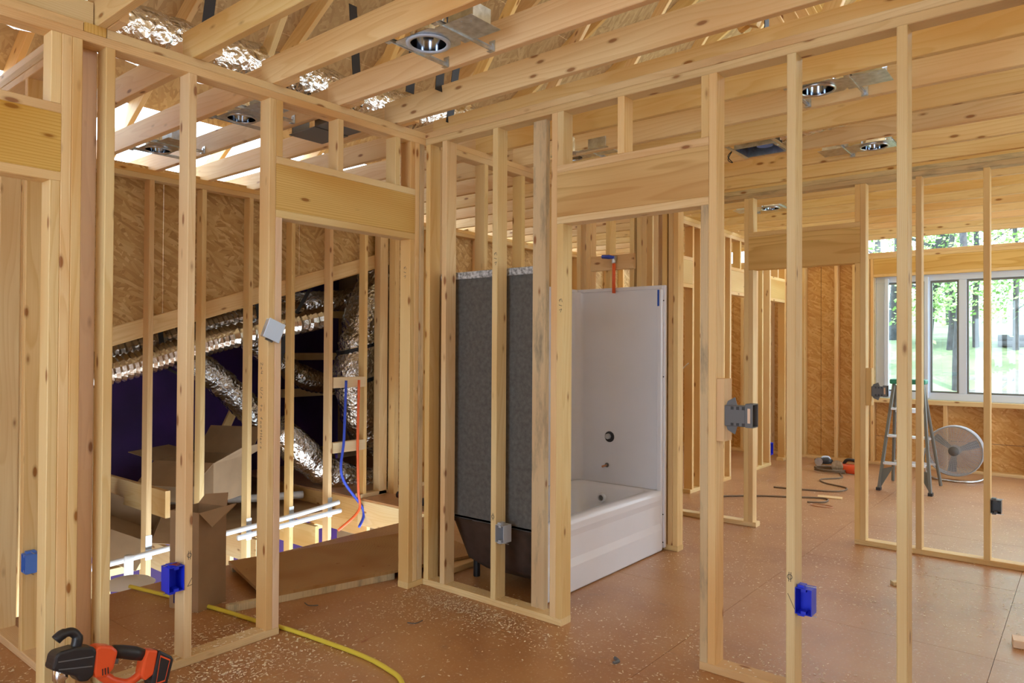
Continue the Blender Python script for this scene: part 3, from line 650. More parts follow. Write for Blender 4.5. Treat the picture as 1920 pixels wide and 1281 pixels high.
# bathroom fan housing
fan_h = empty('exhaust_fan_housing', (-1.70, 4.67, H2), 'open blue-grey metal fan housing hung between ceiling joists', 'fan housing')
part('housing', 'galv', fan_h, lambda g: (g.box(-.13, .13, -.12, -.117, -.005, .13), g.box(-.13, .13, .117, .12, -.005, .13), g.box(-.13, -.127, -.117, .117, -.005, .13), g.box(.127, .13, -.117, .117, -.005, .13)))
part('back_plate', 'tape', fan_h, lambda g: g.box(-.127, .127, -.117, .117, .10, .104))
part('motor', 'blue_lt', fan_h, lambda g: g.lathe([(0, .02), (.05, .02), (.055, .03), (.055, .10)], 20, (.03, 0, 0)))
for x in (-.15, .15): part('hanger_bar', 'galv', fan_h, lambda g: g.box(x-.012, x+.012, -.205, .16, .0, .004))
part('wire', 'strap', fan_h, lambda g: g.tube(catmull([(-.16, -.03, .03), (-.20, -.05, -.02), (-.18, -.02, -.06), (-.22, 0, -.03), (-.2, .02, .03)], 5), .003, 6))
vent = empty('duct_boot', (-3.42, 2.60, H2), 'bent dark sheet-metal boot below a joist over the stair', 'duct boot')
part('bent_plate', 'darkmetal', vent, lambda g: (g.box(-.36, -.352, -.10, .02, -.03, .10), g.box(-.36, -.10, -.12, .12, -.035, -.03)))
part('boot_box', 'darkmetal', vent, lambda g: (g.box(-.10, .12, -.12, .12, -.03, .03)))
part('foil_collar', 'foil', vent, lambda g: g.tube([(0, 0, .03), (0, .02, .12), (.05, .06, .2)], [.08, .085, .09], 14), smooth=True)
br = empty('duct_bracket', (-2.70, 2.50, H2+.05), 'small pale blue metal bracket at the foil duct above the joists', 'bracket')
part('plate', 'white_trim', br, lambda g: (g.box(-.08, .08, -.02, .02, 0, .003), g.box(-.08, .08, .017, .02, 0, .03)))
part('tab', 'white_trim', br, lambda g: (g.box(-.08, -.077, -.02, .02, 0, .03), g.box(.077, .08, -.02, .02, 0, .03)))
# ------------------------------------------------------------------ ducts
def duct(name, pts, r, label, ribs=.004, step=.03, group=None, n=14, wob=.0, mat='foil'):
    P = catmull(pts, 10); Q = [P[0]]
    for a, b in zip(P, P[1:]):
        m = max(1, int((b-a).length/(step/2)))
        for j in range(1, m+1): Q.append(a.lerp(b, j/m))
    rr = [r + (ribs if i % 2 else -ribs) + wob*math.sin(i*.7+math.sin(i*.31)*2) for i in range(len(Q))]
    o = G().tube(Q, rr, n).build(name, mat, None, smooth=(mat == 'foil'))
    return tag(o, label, 'duct', group)
duct('flexible_duct', [(-3.95, -1.5, 3.15), (-3.95, .5, 3.14), (-3.92, 1.6, 3.10), (-3.90, 2.4, 3.11), (-3.86, 3.3, 3.12), (-3.7, 4.3, 3.2)], .155, 'silver foil insulated duct lying across the joists above the left wall', .006, .10, wob=.006)
duct('flexible_duct', [(-6.1, 1.3, 1.02), (-6.1, 2.42, 1.26), (-6.1, 3.25, 1.50), (-6.1, 3.67, 1.60), (-6.12, 4.13, 1.69), (-6.2, 4.5, 1.76)], .105, 'front ribbed silver flexible duct hung below the sloped board', .010, .045, mat='foil_rib')
duct('flexible_duct', [(-6.42, 1.3, 1.12), (-6.42, 2.54, 1.40), (-6.42, 3.0, 1.53), (-6.42, 3.68, 1.72), (-6.45, 4.4, 1.84)], .10, 'rear ribbed silver flexible duct close under the sloped board', .009, .045, mat='foil_rib')
duct('flexible_duct', [(-6.9, 3.2, 1.45), (-6.8, 3.6, 1.17), (-6.8, 3.86, .95), (-6.8, 4.16, .66), (-6.8, 4.55, .36), (-6.8, 5.0, .12)], .14, 'wrinkled foil duct sagging down toward the attic floor', .004, .05, wob=.008)
duct('flexible_duct', [(-6.25, 5.25, 2.25), (-6.2, 5.05, 1.85), (-6.15, 4.92, 1.5), (-6.15, 4.86, 1.1), (-6.2, 5.0, .7), (-6.3, 5.3, .35)], .21, 'fat crumpled foil duct bound with black bands beside the wall post', .006, .06, wob=.014)
duct('flexible_duct', [(-6.2, 3.95, .66), (-6.2, 4.15, .47), (-6.2, 4.45, .22), (-6.15, 4.8, .03), (-6.1, 5.2, -.02)], .16, 'foil duct lying over the attic floor in front of the fat duct', .006, .05, wob=.012)
duct('flexible_duct', [(-7.2, 4.6, 1.95), (-7.0, 5.0, 1.98), (-6.9, 5.5, 2.05)], .12, 'short foil duct crossing under the attic roof', .005, .05, wob=.008)
duct('flexible_duct', [(-.2, 4.62, 2.97), (-.6, 4.62, 2.95), (-1.0, 4.60, 2.925), (-1.35, 4.60, 2.90), (-1.6, 4.62, 2.87)], .10, 'silver foil duct sagging between joists toward the fan housing', .004, .05, wob=.005)
duct('flexible_duct', [(-7.25, 4.25, 1.55), (-7.2, 4.7, 1.22), (-7.15, 5.2, 1.02), (-7.1, 5.7, 1.15)], .13, 'foil duct deep in the attic behind the crossed straps', .005, .05, wob=.009)
def strap(pts, label, w=.022):
    P = catmull(pts, 6); g = G(); vv = []; n = len(P)
    for p in P: vv += [(p.x, p.y-w, p.z), (p.x, p.y+w, p.z), (p.x+.004, p.y+w, p.z), (p.x+.004, p.y-w, p.z)]
    f = []
    for i in range(n-1):
        for k in range(4): f.append((i*4+k, i*4+(k+1) % 4, i*4+4+(k+1) % 4, i*4+4+k))
    f += [(3, 2, 1, 0), (n*4-4, n*4-3, n*4-2, n*4-1)]
    return tag(g.add(vv, f).build('hanging_strap', 'strap'), label, 'strap', 'black duct straps')
strap([(-6.3, 2.86, 1.66), (-6.2, 2.87, 1.30), (-5.99, 2.90, 1.2), (-6.02, 2.92, 1.08)], 'black strap looped under the front ribbed duct')
strap([(-6.4, 3.14, 1.75), (-6.33, 3.12, 1.2), (-6.28, 3.10, .75), (-6.25, 3.2, .48)], 'black strap hanging down to the sagging foil duct')
strap([(-6.1, 4.02, 1.9), (-6.1, 3.95, 1.4), (-6.08, 3.78, .9), (-6.05, 3.72, .45)], 'long black strap slanting behind the stair wall studs')
strap([(-6.12, 3.68, 1.9), (-6.12, 3.78, 1.3), (-6.1, 3.92, .7)], 'black strap crossing the long slanting one')
strap([(-6.15, 4.30, 2.05), (-6.1, 4.05, 1.7), (-6.05, 3.9, 1.45)], 'short black strap high beside the fat duct')
for (c, r, lab) in (((-6.15, 4.90, 1.45), .2, 'upper'), ((-6.15, 4.87, 1.08), .2, 'lower')):
    g = G(); g.lathe([(.215, -.018), (.232, -.018), (.232, .018), (.215, .018)], 24, closed=True)
    o = g.build('duct_band', 'strap', None, loc=c, rot=(.25, -.1, 0)); tag(o, lab+' black band around the fat crumpled duct', 'band', 'black duct bands')
def roof_strap(x, y, label, z0=H2+.1, z1=4.3, lean=.25):
    g = G(); w = .03
    g.add([(x, y-w, z0), (x, y+w, z0), (x-lean, y+w+.15, z1), (x-lean, y-w+.15, z1), (x+.004, y-w, z0), (x+.004, y+w, z0), (x-lean+.004, y+w+.15, z1), (x-lean+.004, y-w+.15, z1)], [(0, 1, 2, 3), (7, 6, 5, 4), (0, 4, 5, 1), (1, 5, 6, 2), (2, 6, 7, 3), (3, 7, 4, 0)])
    tag(g.build('hanging_strap', 'strap'), label, 'strap', 'black straps above the joists')
roof_strap(-3.70, 1.88, 'black strap hanging above the left wall near the foil duct', z1=3.75, lean=.1)
roof_strap(-3.35, 2.66, 'black strap between the third and fourth joist from the left', z1=3.6)
roof_strap(-2.95, 2.70, 'left one of two close black straps under the white-rimmed light', z1=3.5, lean=.1)
roof_strap(-2.80, 2.78, 'right one of two close black straps under the white-rimmed light', z1=3.5, lean=.1)
roof_strap(-3.15, 3.22, 'black strap hanging by the corner of the two walls', z1=3.5, lean=.05)
roof_strap(-1.30, 3.65, 'black strap hanging above the back wall header', z1=3.6, lean=.05)
# ------------------------------------------------------------------ electrical boxes
def ebox(name, loc, rz, label, w=.060, d=.068, h=.105, mat='blue', group='plastic outlet boxes on the studs'):
    t = empty(name, loc, label, 'electrical box', group, rot=(0, 0, rz)); k = .003
    part('body', mat, t, lambda g: (g.box(0, k, 0, d, 0, h), g.box(w-k, w, 0, d, 0, h), g.box(k, w-k, d-k, d, 0, h), g.box(k, w-k, 0, d-k, 0, k), g.box(k, w-k, 0, d-k, h-k, h)), bevel=.0008)
    part('screw_lug', mat, t, lambda g: (g.box(w*.35, w*.65, .002, .03, k, .014), g.box(w*.35, w*.65, .002, .03, h-.014, h-k)))
    part('nail_tab', mat, t, lambda g: (g.box(w*.1, w*.5, .012, .05, h, h+.010), g.box(w*.1, w*.5, .012, .05, -.010, 0)))
    part('nail', 'galv', t, lambda g: (g.tube([(-.01, .03, h+.006), (w+.012, .03, h+.006)], .0018, 6), g.tube([(-.01, .03, -.006), (w+.012, .03, -.006)], .0018, 6)))
    return t
b1 = ebox('outlet_box', (XA+.006, 1.496, .350), math.pi/2, 'bright blue outlet box on the left wall stud by the tall carton', w=.070, d=.075, h=.112)
part('wire_ends', 'redtool', b1, lambda g: [g.tube(catmull([(.02+.006*i, .03, .118), (.01+.012*i, .01, .126), (.03+.004*i, -.01, .122)], 4), .002, 5) for i in range(4)])
ebox('outlet_box', (-.959, YB-.006, .355), 0, 'dark blue outlet box on the back wall stud nearest the door opening', w=.066, h=.108)
ebox('outlet_box', (-2.597, YB-.004, .362), 0, 'pale grey outlet box in front of the grey tub back', w=.062, mat='grey_lt', h=.098)
ebox('outlet_box', (-3.829, CY-.004, .405), 0, 'light blue outlet box on the side wall behind the stud cluster', w=.06, mat='blue_lt', h=.085)
ebox('outlet_box', (-.535, YE+.0, .357), 0, 'grey outlet box low on the cross wall stud', w=.060, mat='grey_pl', h=.090)
ebox('outlet_box', (XG+.006, 8.985, .13), math.pi/2, 'small blue outlet box far down the doorway wall', w=.07, mat='blue', h=.15)
def backbox(loc, label, s=1.0):
    t = empty('switch_box', loc, label, 'electrical box', 'grey switch boxes on short blocks')
    part('body', 'grey_pl', t, lambda g: g.box(0, .095*s, .0, .06, 0, .092*s), bevel=.004)
    part('front_rim', 'grey_pl', t, lambda g: (g.box(.096*s, .128*s, -.004, .0, 0, .10*s), g.box(.096*s, .128*s, .06, .064, 0, .10*s), g.box(.096*s, .128*s, 0, .06, -.002, .002), g.box(.096*s, .128*s, 0, .06, .098*s, .102*s), g.box(.096*s, .100*s, 0, .06, .002, .098*s)))
    part('rim_light_patch', 'pink', t, lambda g: g.box(.106*s, .118*s, -.0045, -.004, .018, .082*s))  # pale strip coloured in for the light inside the open rim
    for z0, z1 in ((.092*s, .128*s), (-.036*s, 0)):
        part('bracket', 'grey_pl', t, lambda g: g.prism([(.005, z0 if z0 > 0 else z1), (.055, z0 if z0 > 0 else z1), (.045, z1 if z0 > 0 else z0), (.012, (z0+z1)/2)], .01, .013, axis='y'))
    for x in (.03, .055, .08): part('knockout_tab', 'black', t, lambda g: (g.box(x*s, x*s+.012, -.002, .0, .074*s, .088*s), g.box(x*s, x*s+.012, -.002, 0, .004, .016)))
    return t
backbox((-1.266, YB-.004, 1.11), 'dark grey switch box nailed to the short block on the back wall door stud')
backbox((-1.268, YE-.004, 1.11), 'dark grey switch box on the cross wall stud before the window', .8)
pl = empty('cover_plate_box', (XA+.002, 1.992, 1.53), 'tilted pale blue metal box on the left wall door stud', 'electrical box', rot=(math.radians(-22), 0, 0))
part('cover', 'white_trim', pl, lambda g: g.box(.03, .036, -.048, .048, -.05, .05), bevel=.004)
part('body', 'galv', pl, lambda g: g.box(0, .03, -.045, .045, -.047, .047), bevel=.002)
part('screw', 'darkmetal', pl, lambda g: (g.box(.01, .02, .045, .056, .02, .03), g.box(.01, .02, .045, .056, -.03, -.02), g.box(.01, .02, -.02, .02, -.056, -.047)))
# ------------------------------------------------------------------ pipes
def pipe(name, pts, r, mat, label, cat='pipe', group=None, n=10, k=8):
    return tag(G().tube(catmull(pts, k), r, n).build(name, mat, smooth=True), label, cat, group)
pipe('water_pipe', [(XH+.03, 4.19, 1.14), (XH+.03, 4.17, .6), (XH+.03, 4.15, .25), (XH+.03, 4.40, -.10), (XH+.10, 4.30, -.24)], .013, 'pex_blue', 'blue flexible water pipe rising between stair wall studs')
pipe('water_pipe', [(XH+.03, 4.34, 1.14), (XH+.03, 4.33, .6), (XH+.03, 4.34, .10), (XH+.04, 4.34, -.10), (XH+.02, 4.12, -.25)], .013, 'pex_red', 'red flexible water pipe beside the blue one')
pipe('drain_pipe', [(XH+.05, 1.6, -.12), (XH+.05, 2.6, -.07), (XH+.05, 3.6, -.02), (XH+.05, 4.1, .02)], .022, 'pvc', 'upper white pipe running along the stair wall studs')
pipe('drain_pipe', [(XH+.05, 3.1, -.11), (XH+.05, 3.6, -.085), (XH+.05, 4.12, -.06)], .022, 'pvc', 'lower white pipe ending at a cap along the studs')
pipe('vent_pipe', [(XH+.20, 2.19, -.02), (XH+.20, 2.19, -.5)], .03, 'pvc', 'white upright pipe stub under the long pipe')
tag(G().lathe([(0, .03), (.05, .04), (.12, .02), (.15, 0)], 18, (-4.62, 1.93, -.02)).build('foam_blob', 'pvc', smooth=True), 'pale foam lump at the edge of the stair opening', 'foam')
pipe('drain_pipe', [(-7.0, 3.3, -.06), (-6.6, 3.9, -.08), (-6.4, 4.4, -.09)], .04, 'pvc', 'thick white pipe lying on the attic floor')
vs_ = empty('shower_valve_pipe', (-2.80, DY-.06, 1.93), 'orange shower pipe with dark blue handled valve above the tub', 'valve')
part('riser', 'pex_red', vs_, lambda g: g.tube([(.0, 0, -.06), (0, 0, .17)], .013, 10), smooth=True)
part('valve_body', 'galv', vs_, lambda g: (g.lathe([(.014, .165), (.018, .17), (.018, .205), (.012, .21)], 12), g.box(-.01, .022, -.014, .01, .19, .222)))
part('lever_handle', 'pex_blue', vs_, lambda g: g.tube([(.01, -.02, .208), (-.03, -.022, .214), (-.09, -.02, .22)], [.010, .016, .014], 10), smooth=True)
pipe('cable', [(XG+.02, 7.40, 2.0), (XG+.05, 7.25, 1.70), (XG+.08, 7.0, 1.45), (XG+.05, 6.95, 1.2)], .006, 'wirewhite', 'thin white cable drooping across the doorway wall', 'cable', n=6)
pipe('cable', [(-2.70, 5.72, 1.33), (-2.85, 5.74, 1.22), (-3.05, 5.74, 1.16)], .006, 'wirewhite', 'short white cable slanting behind the end stud of the tub', 'cable', n=6)
# ------------------------------------------------------------------ cartons and loose boards by the stair
c1 = empty('cardboard_box', (-3.90, 2.0, 0), 'tall narrow brown carton with open torn top on the floor', 'box', 'cardboard boxes', rot=(0, 0, .30))
bw, bdp, bh, kk = .105, .10, .54, .005
part('side', 'card', c1, lambda g: (g.box(-bw, bw, -bdp, -bdp+kk, 0, bh), g.box(-bw, bw, bdp-kk, bdp, 0, bh), g.box(-bw, -bw+kk, -bdp+kk, bdp-kk, 0, bh), g.box(bw-kk, bw, -bdp+kk, bdp-kk, 0, bh)))
part('bottom', 'card', c1, lambda g: g.box(-bw+kk, bw-kk, -bdp+kk, bdp-kk, .001, .006))
part('flap', 'card', c1, lambda g: g.add([(bw, -bdp, bh), (bw, bdp, bh), (bw+.06, bdp+.01, bh+.02), (bw+.075, -bdp+.02, bh-.07), (bw+.004, -bdp, bh-.004), (bw+.004, bdp, bh-.004), (bw+.06, bdp+.014, bh+.014), (bw+.075, -bdp+.024, bh-.076)], [(0, 1, 2, 3), (7, 6, 5, 4), (0, 4, 5, 1), (1, 5, 6, 2), (2, 6, 7, 3), (3, 7, 4, 0)]))
part('flap', 'card', c1, lambda g: g.add([(-bw, bdp, bh), (bw, bdp, bh), (bw-.02, bdp+.03, bh+.07), (-bw+.03, bdp+.02, bh+.05), (-bw, bdp+.005, bh), (bw, bdp+.005, bh), (bw-.02, bdp+.035, bh+.07), (-bw+.03, bdp+.025, bh+.05)], [(0, 1, 2, 3), (7, 6, 5, 4), (0, 4, 5, 1), (1, 5, 6, 2), (2, 6, 7, 3), (3, 7, 4, 0)]))
part('printed_panel', 'ink', c1, lambda g: g.box(-bw+.03, -bw+.10, -bdp-.001, -bdp, .03, .19))
def carton(loc, rz, tilt, sx, sy, sz, label, flaps, inside='card_in'):
    t = empty('cardboard_box', loc, label, 'box', 'cardboard boxes', rot=(tilt[0], tilt[1], rz)); k = .005
    part('side', 'card', t, lambda g: (g.box(-sx, sx, -sy, -sy+k, 0, sz), g.box(-sx, sx, sy-k, sy, 0, sz), g.box(-sx, -sx+k, -sy+k, sy-k, 0, sz), g.box(sx-k, sx, -sy+k, sy-k, 0, sz)))
    part('bottom', inside, t, lambda g: g.box(-sx+k, sx-k, -sy+k, sy-k, .001, .006))
    for (ax, s, ang, ln) in flaps:
        c, n_ = math.cos(ang)*ln, math.sin(ang)*ln
        def fl(g):
            if ax == 'x': q = [(s*sx, -sy, sz), (s*sx, sy, sz), (s*(sx+c), sy-.02, sz+n_), (s*(sx+c), -sy+.02, sz+n_)]
            else: q = [(-sx, s*sy, sz), (sx, s*sy, sz), (sx-.02, s*(sy+c), sz+n_), (-sx+.02, s*(sy+c), sz+n_)]
            g.add(q + [(a, b, z-.005) for a, b, z in q], [(0, 1, 2, 3), (7, 6, 5, 4), (0, 4, 5, 1), (1, 5, 6, 2), (2, 6, 7, 3), (3, 7, 4, 0)])
        part('flap', 'card', t, fl)
    return t
carton((-6.30, 3.28, .08), .45, (.0, .0), .30, .28, .36, 'large open brown carton with spread flaps behind the stair wall', [('x', 1, .5, .30), ('x', -1, .2, .30), ('y', -1, -.6, .30), ('y', 1, .9, .30)])
carton((-6.16, 2.48, -.10), 1.1, (.35, .45), .24, .24, .20, 'crushed brown carton lying tilted left of the large one', [('x', 1, .3, .28), ('y', -1, -.3, .28), ('x', -1, 1.0, .25)], 'card')
ps = empty('plywood_sheet', (-3.80, 2.76, 0), 'brown plywood sheet lying on the floor beyond the left doorway', 'board', rot=(0, 0, -.262))
part('sheet', 'ply', ps, lambda g: g.box(-.44, .34, -.46, 1.0, .040, .060))
part('batten', 'grey', ps, lambda g: g.box(.302, .34, -.66, .34, .001, .040)); part('batten', 'grey', ps, lambda g: g.box(-.42, -.382, -.45, 1.0, .001, .040))
for (x, y, rz, lab) in ((-5.05, 4.62, .3, 'black and red cordless tool on the landing beyond the doorway'), (-4.72, 4.52, 1.2, 'second black and red tool beside the doorway trimmer')):
    t = empty('cordless_tool', (x, y, .035), lab, 'power tool', rot=(0, 0, rz))
    part('body', 'black', t, lambda g: g.tube([(-.10, 0, .012), (-.02, 0, .014), (.05, 0, .012), (.10, 0, .01)], [.030, .036, .038, .026], 12), smooth=True)
    part('collar', 'redtool', t, lambda g: g.lathe([(.030, -.012), (.0372, -.012), (.0372, .012), (.030, .012)], 14, (-.06, 0, .012), 'x', closed=True))
    part('handle', 'black', t, lambda g: g.tube([(-.02, .02, .008), (-.03, .10, -.004)], [.022, .02], 10), smooth=True)
# plywood access piece and loose block inside the tub bay
tp = empty('plywood_gusset', (-3.05, 3.62, 0), 'cut plywood brace with rounded corner behind the tub back studs', 'board')
part('panel', 'header', tp, lambda g: g.prism([(-.13, .14), (.12, .20), (.15, .30), (.10, .46), (.02, .50), (-.13, .50)], .0, .018, axis='y'))
part('foot_block', 'pine', tp, lambda g: (g.box(-.13, .20, -.02, .018, .0, .04), g.box(.15, .19, -.02, .018, .04, .24)))
# ------------------------------------------------------------------ hose, drill, offcuts
pipe('air_hose', [(-4.44, 1.86, .02), (-4.06, 1.955, .012), (-3.70, 2.02, .012), (-3.39, 2.062, .012), (-3.20, 2.10, .012), (-2.94, 2.126, .012), (-2.64, 2.145, .012), (-2.45, 2.13, .012), (-2.31, 2.09, .012), (-2.15, 1.95, .012), (-2.1, 1.7, .012)], .011, 'yellow', 'thin yellow air hose running through the doorway over the floor', 'hose')
dr = empty('right_angle_drill', (-3.03, 1.21, -.012), 'orange and black right-angle drill resting against the left wall plate', 'power tool', rot=(0, math.radians(-7), 0))
def YZ(pts): return [(y-1.2, z) for y, z in pts]
part('gear_head', 'black', dr, lambda g: g.prism(YZ([(.985, .262), (.99, .288), (1.005, .300), (1.06, .300), (1.125, .283), (1.135, .262), (1.12, .175), (1.10, .160), (1.07, .168), (1.06, .19), (.985, .238), (.978, .248)]), -.045, .045, axis='x'), bevel=.014)
part('head_rib', 'grey_pl', dr, lambda g: (g.prism(YZ([(1.0, .268), (1.12, .250), (1.12, .246), (1.0, .264)]), .045, .048, axis='x'), g.prism(YZ([(1.0, .24), (1.115, .215), (1.115, .211), (1.0, .236)]), .045, .048, axis='x')))
part('chuck', 'chrome', dr, lambda g: g.tube([(0, 1.020-1.2, .24), (0, 1.018-1.2, .19), (0, 1.016-1.2, .185), (0, 1.012-1.2, .13), (0, 1.010-1.2, .09)], [.026, .026, .020, .019, .010], 16), smooth=True)
part('drill_bit', 'darkmetal', dr, lambda g: g.tube([(0, 1.010-1.2, .10), (0, 1.006-1.2, .012)], .006, 8))
part('side_handle', 'black', dr, lambda g: g.tube(catmull([(.0, 1.075-1.2, .29), (0, 1.082-1.2, .325), (0, 1.062-1.2, .352), (0, 1.03-1.2, .352), (0, 1.008-1.2, .338)], 5), [.020]*6+[.017]*8+[.020]*7, 12), smooth=True)
part('motor_housing', 'orange', dr, lambda g: g.prism(YZ([(1.13, .274), (1.15, .280), (1.195, .262), (1.215, .238), (1.205, .205), (1.195, .175), (1.165, .150), (1.125, .162), (1.12, .19)]), -.042, .042, axis='x'), bevel=.014)
part('vent_slot', 'black', dr, lambda g: [g.box(.0425, .0435, y-1.2, y-1.2+.004, .165, .19) for y in (1.150, 1.160, 1.170)])
part('grip', 'black', dr, lambda g: g.tube([(0, 1.205-1.2, .235), (0, 1.24-1.2, .222), (0, 1.29-1.2, .200), (0, 1.33-1.2, .178)], [.024, .026, .027, .022], 14), smooth=True)
part('trigger', 'grey_pl', dr, lambda g: g.prism(YZ([(1.205, .205), (1.225, .200), (1.222, .182), (1.208, .186)]), -.012, .012, axis='x'))
part('guard', 'orange', dr, lambda g: g.tube(catmull([(0, 1.16-1.2, .160), (0, 1.20-1.2, .122), (0, 1.25-1.2, .095), (0, 1.29-1.2, .100), (0, 1.325-1.2, .125), (0, 1.345-1.2, .165)], 5), [.020]*5+[.017]*14+[.022]*7, 12), smooth=True)
part('battery_mount', 'orange', dr, lambda g: g.prism(YZ([(1.315, .175), (1.33, .205), (1.372, .190), (1.352, .10), (1.315, .085), (1.30, .11)]), -.034, .034, axis='x'), bevel=.008)
bt = part('battery', 'black', dr, lambda g: g.prism(YZ([(1.375, .190), (1.425, .150), (1.432, .135), (1.398, .035), (1.345, .040), (1.335, .070)]), -.040, .040, axis='x'), bevel=.008)
g = G(); a_ = YZ([(1.376, .170), (1.416, .140), (1.390, .060), (1.352, .060)]); b_ = [(y+(1.3835-1.2-y)*.12, z+(.108-z)*.12) for y, z in a_]
for i in range(4): j = (i+1) % 4; g.quad((.0405, *a_[i]), (.0405, *a_[j]), (.0405, *b_[j]), (.0405, *b_[i]))
g.build('battery_trim', 'orange', bt, False)
def chunk(name, loc, rz, sz, mat, label, cat='offcut'):
    o = link(name, lumber(sz[1], sz[2], sz[0], mat), None, None, True, loc, (Matrix.Rotation(rz, 3, 'Z') @ ROT['x']).to_euler()); return tag(o, label, cat)
chunk('wood_offcut', (-.13, 4.32, .020), .15, (.36, .089, .038), 'pink', 'reddish lumber offcut lying at the edge of the floor on the right')
chunk('wood_offcut', (-.93, 4.93, .012), .6, (.08, .05, .022), 'grey', 'small dark scrap on the floor behind the nearest stud')
chunk('wood_offcut', (-2.0, 7.4, .006), .2, (.22, .10, .010), 'far', 'flat scrap of board on the window room floor')
def scrap(x, y, z, rz, ln, r, mat, label, bend=.02):
    return tag(G().tube(catmull([(x-ln/2*math.cos(rz), y-ln/2*math.sin(rz), z), (x+bend*math.sin(rz), y-bend*math.cos(rz), z), (x+ln/2*math.cos(rz), y+ln/2*math.sin(rz), z+.003)], 4), r, 6).build('nail', mat), label, 'nail')
scrap(-2.77, 2.60, .004, 1.0, .08, .003, 'darkmetal', 'bent dark nail on the floor before the back wall plate')
scrap(-2.80, 2.28, .004, 2.2, .07, .003, 'copper', 'short rusty nail on the floor by the hose')
scrap(-3.4, 2.40, .006, .2, .10, .003, 'darkmetal', 'thin dark twig of wire on the plank beyond the doorway')
scrap(-1.72, 2.87, .004, 2.0, .05, .008, 'grey_pl', 'small grey slug on the floor in front of the door opening')
# ------------------------------------------------------------------ window room: ladder, fan, tools, cords
ld = empty('step_ladder', (-1.49, 8.35, 0), 'grey step ladder with green top in front of the window', 'ladder')
for s in (-1, 1):
    part('front_rail', 'rail', ld, lambda g: g.add(*(lambda P, Q: ([(P[0]-.012, P[1]-.03, P[2]), (P[0]+.012, P[1]-.03, P[2]), (P[0]+.012, P[1]+.03, P[2]), (P[0]-.012, P[1]+.03, P[2]), (Q[0]-.012, Q[1]-.03, Q[2]), (Q[0]+.012, Q[1]-.03, Q[2]), (Q[0]+.012, Q[1]+.03, Q[2]), (Q[0]-.012, Q[1]+.03, Q[2])], [(0, 3, 2, 1), (4, 5, 6, 7), (0, 1, 5, 4), (1, 2, 6, 5), (2, 3, 7, 6), (3, 0, 4, 7)]))((s*.235, -.19, .01), (s*.135, .03, 1.10))))
    part('rear_rail', 'rail', ld, lambda g: g.tube([(s*.23, .46, .01), (s*.13, .08, 1.08)], .017, 8))
    part('brace', 'rail', ld, lambda g: g.prism([(s*.225, .02), (s*.12, .22), (s*.11, .25), (s*.215, .22)], -.17, -.15, axis='y'))
    part('foot', 'black', ld, lambda g: g.box(s*.235-.02, s*.235+.02, -.225, -.15, 0, .03))
for z in (.28, .56, .84):
    k = z/1.1; hw = .235-.1*k-.012
    part('step', 'alu', ld, lambda g: g.box(-hw, hw, -.19+.22*k-.05, -.19+.22*k+.04, z-.012, z+.012), bevel=.004)
    part('rear_bar', 'alu', ld, lambda g: g.box(-hw, hw, .46-.38*k-.012, .46-.38*k+.012, z-.05, z-.03))
part('top_cap', 'green', ld, lambda g: g.box(-.165, .165, -.04, .13, 1.10, 1.15), bevel=.012)
fn = empty('drum_fan', (-1.20, 9.35, 0), 'round grey wire-guarded floor fan under the window', 'fan')
fz, fr = .33, .275
def guard(g):
    for r in [fr*(.16+.84*k/21) for k in range(22)]:
        g.tube([(r*math.cos(2*math.pi*k/32), -.09+.03*(r/fr)**2, fz+r*math.sin(2*math.pi*k/32)) for k in range(33)], .0030 if r < fr*.98 else .009, 4, cap=False)
    for k in range(48):
        a = 2*math.pi*k/48; g.tube([(.04*math.cos(a), -.092, fz+.04*math.sin(a)), (fr*math.cos(a), -.06, fz+fr*math.sin(a))], .0018, 4)
part('guard', 'grey_lt', fn, guard)
part('drum', 'grey_lt', fn, lambda g: g.lathe([(fr-.004, -.06), (fr+.004, -.06), (fr+.004, .09), (fr-.004, .09)], 36, (0, 0, fz), 'y', closed=True), smooth=False)
part('hub', 'grey_pl', fn, lambda g: g.lathe([(0, -.10), (.05, -.098), (.055, -.085), (.06, .04), (0, .05)], 20, (0, 0, fz), 'y'), smooth=True)
for k in range(3):
    a = 2*math.pi*k/3+.4
    def bl(g):
        v = []
        for r, w, tw in ((.05, .04, .5), (.15, .075, .45), (.245, .085, .35)):
            for s in (-1, 1):
                for th in (0, .003):
                    t_ = a + s*w/r*.5; v.append((r*math.cos(t_), s*w*tw*.5+th, fz+r*math.sin(t_)))
        f = []
        for i in range(2):
            o = i*4; f += [(o, o+2, o+6, o+4), (o+1, o+5, o+7, o+3), (o, o+4, o+5, o+1), (o+2, o+3, o+7, o+6)]
        g.add(v, f+[(0, 1, 3, 2), (8, 10, 11, 9)])
    part('blade', 'grey_pl', fn, bl)
part('stand', 'galv', fn, lambda g: (g.tube(catmull([(fr+.02, 0, fz), (fr+.03, .0, .15), (fr-.02, -.0, .03), (.12, -.16, .014), (-.12, -.16, .014), (-fr+.02, 0, .03), (-fr-.03, 0, .15), (-fr-.02, 0, fz)], 5), .011, 8)), smooth=True)
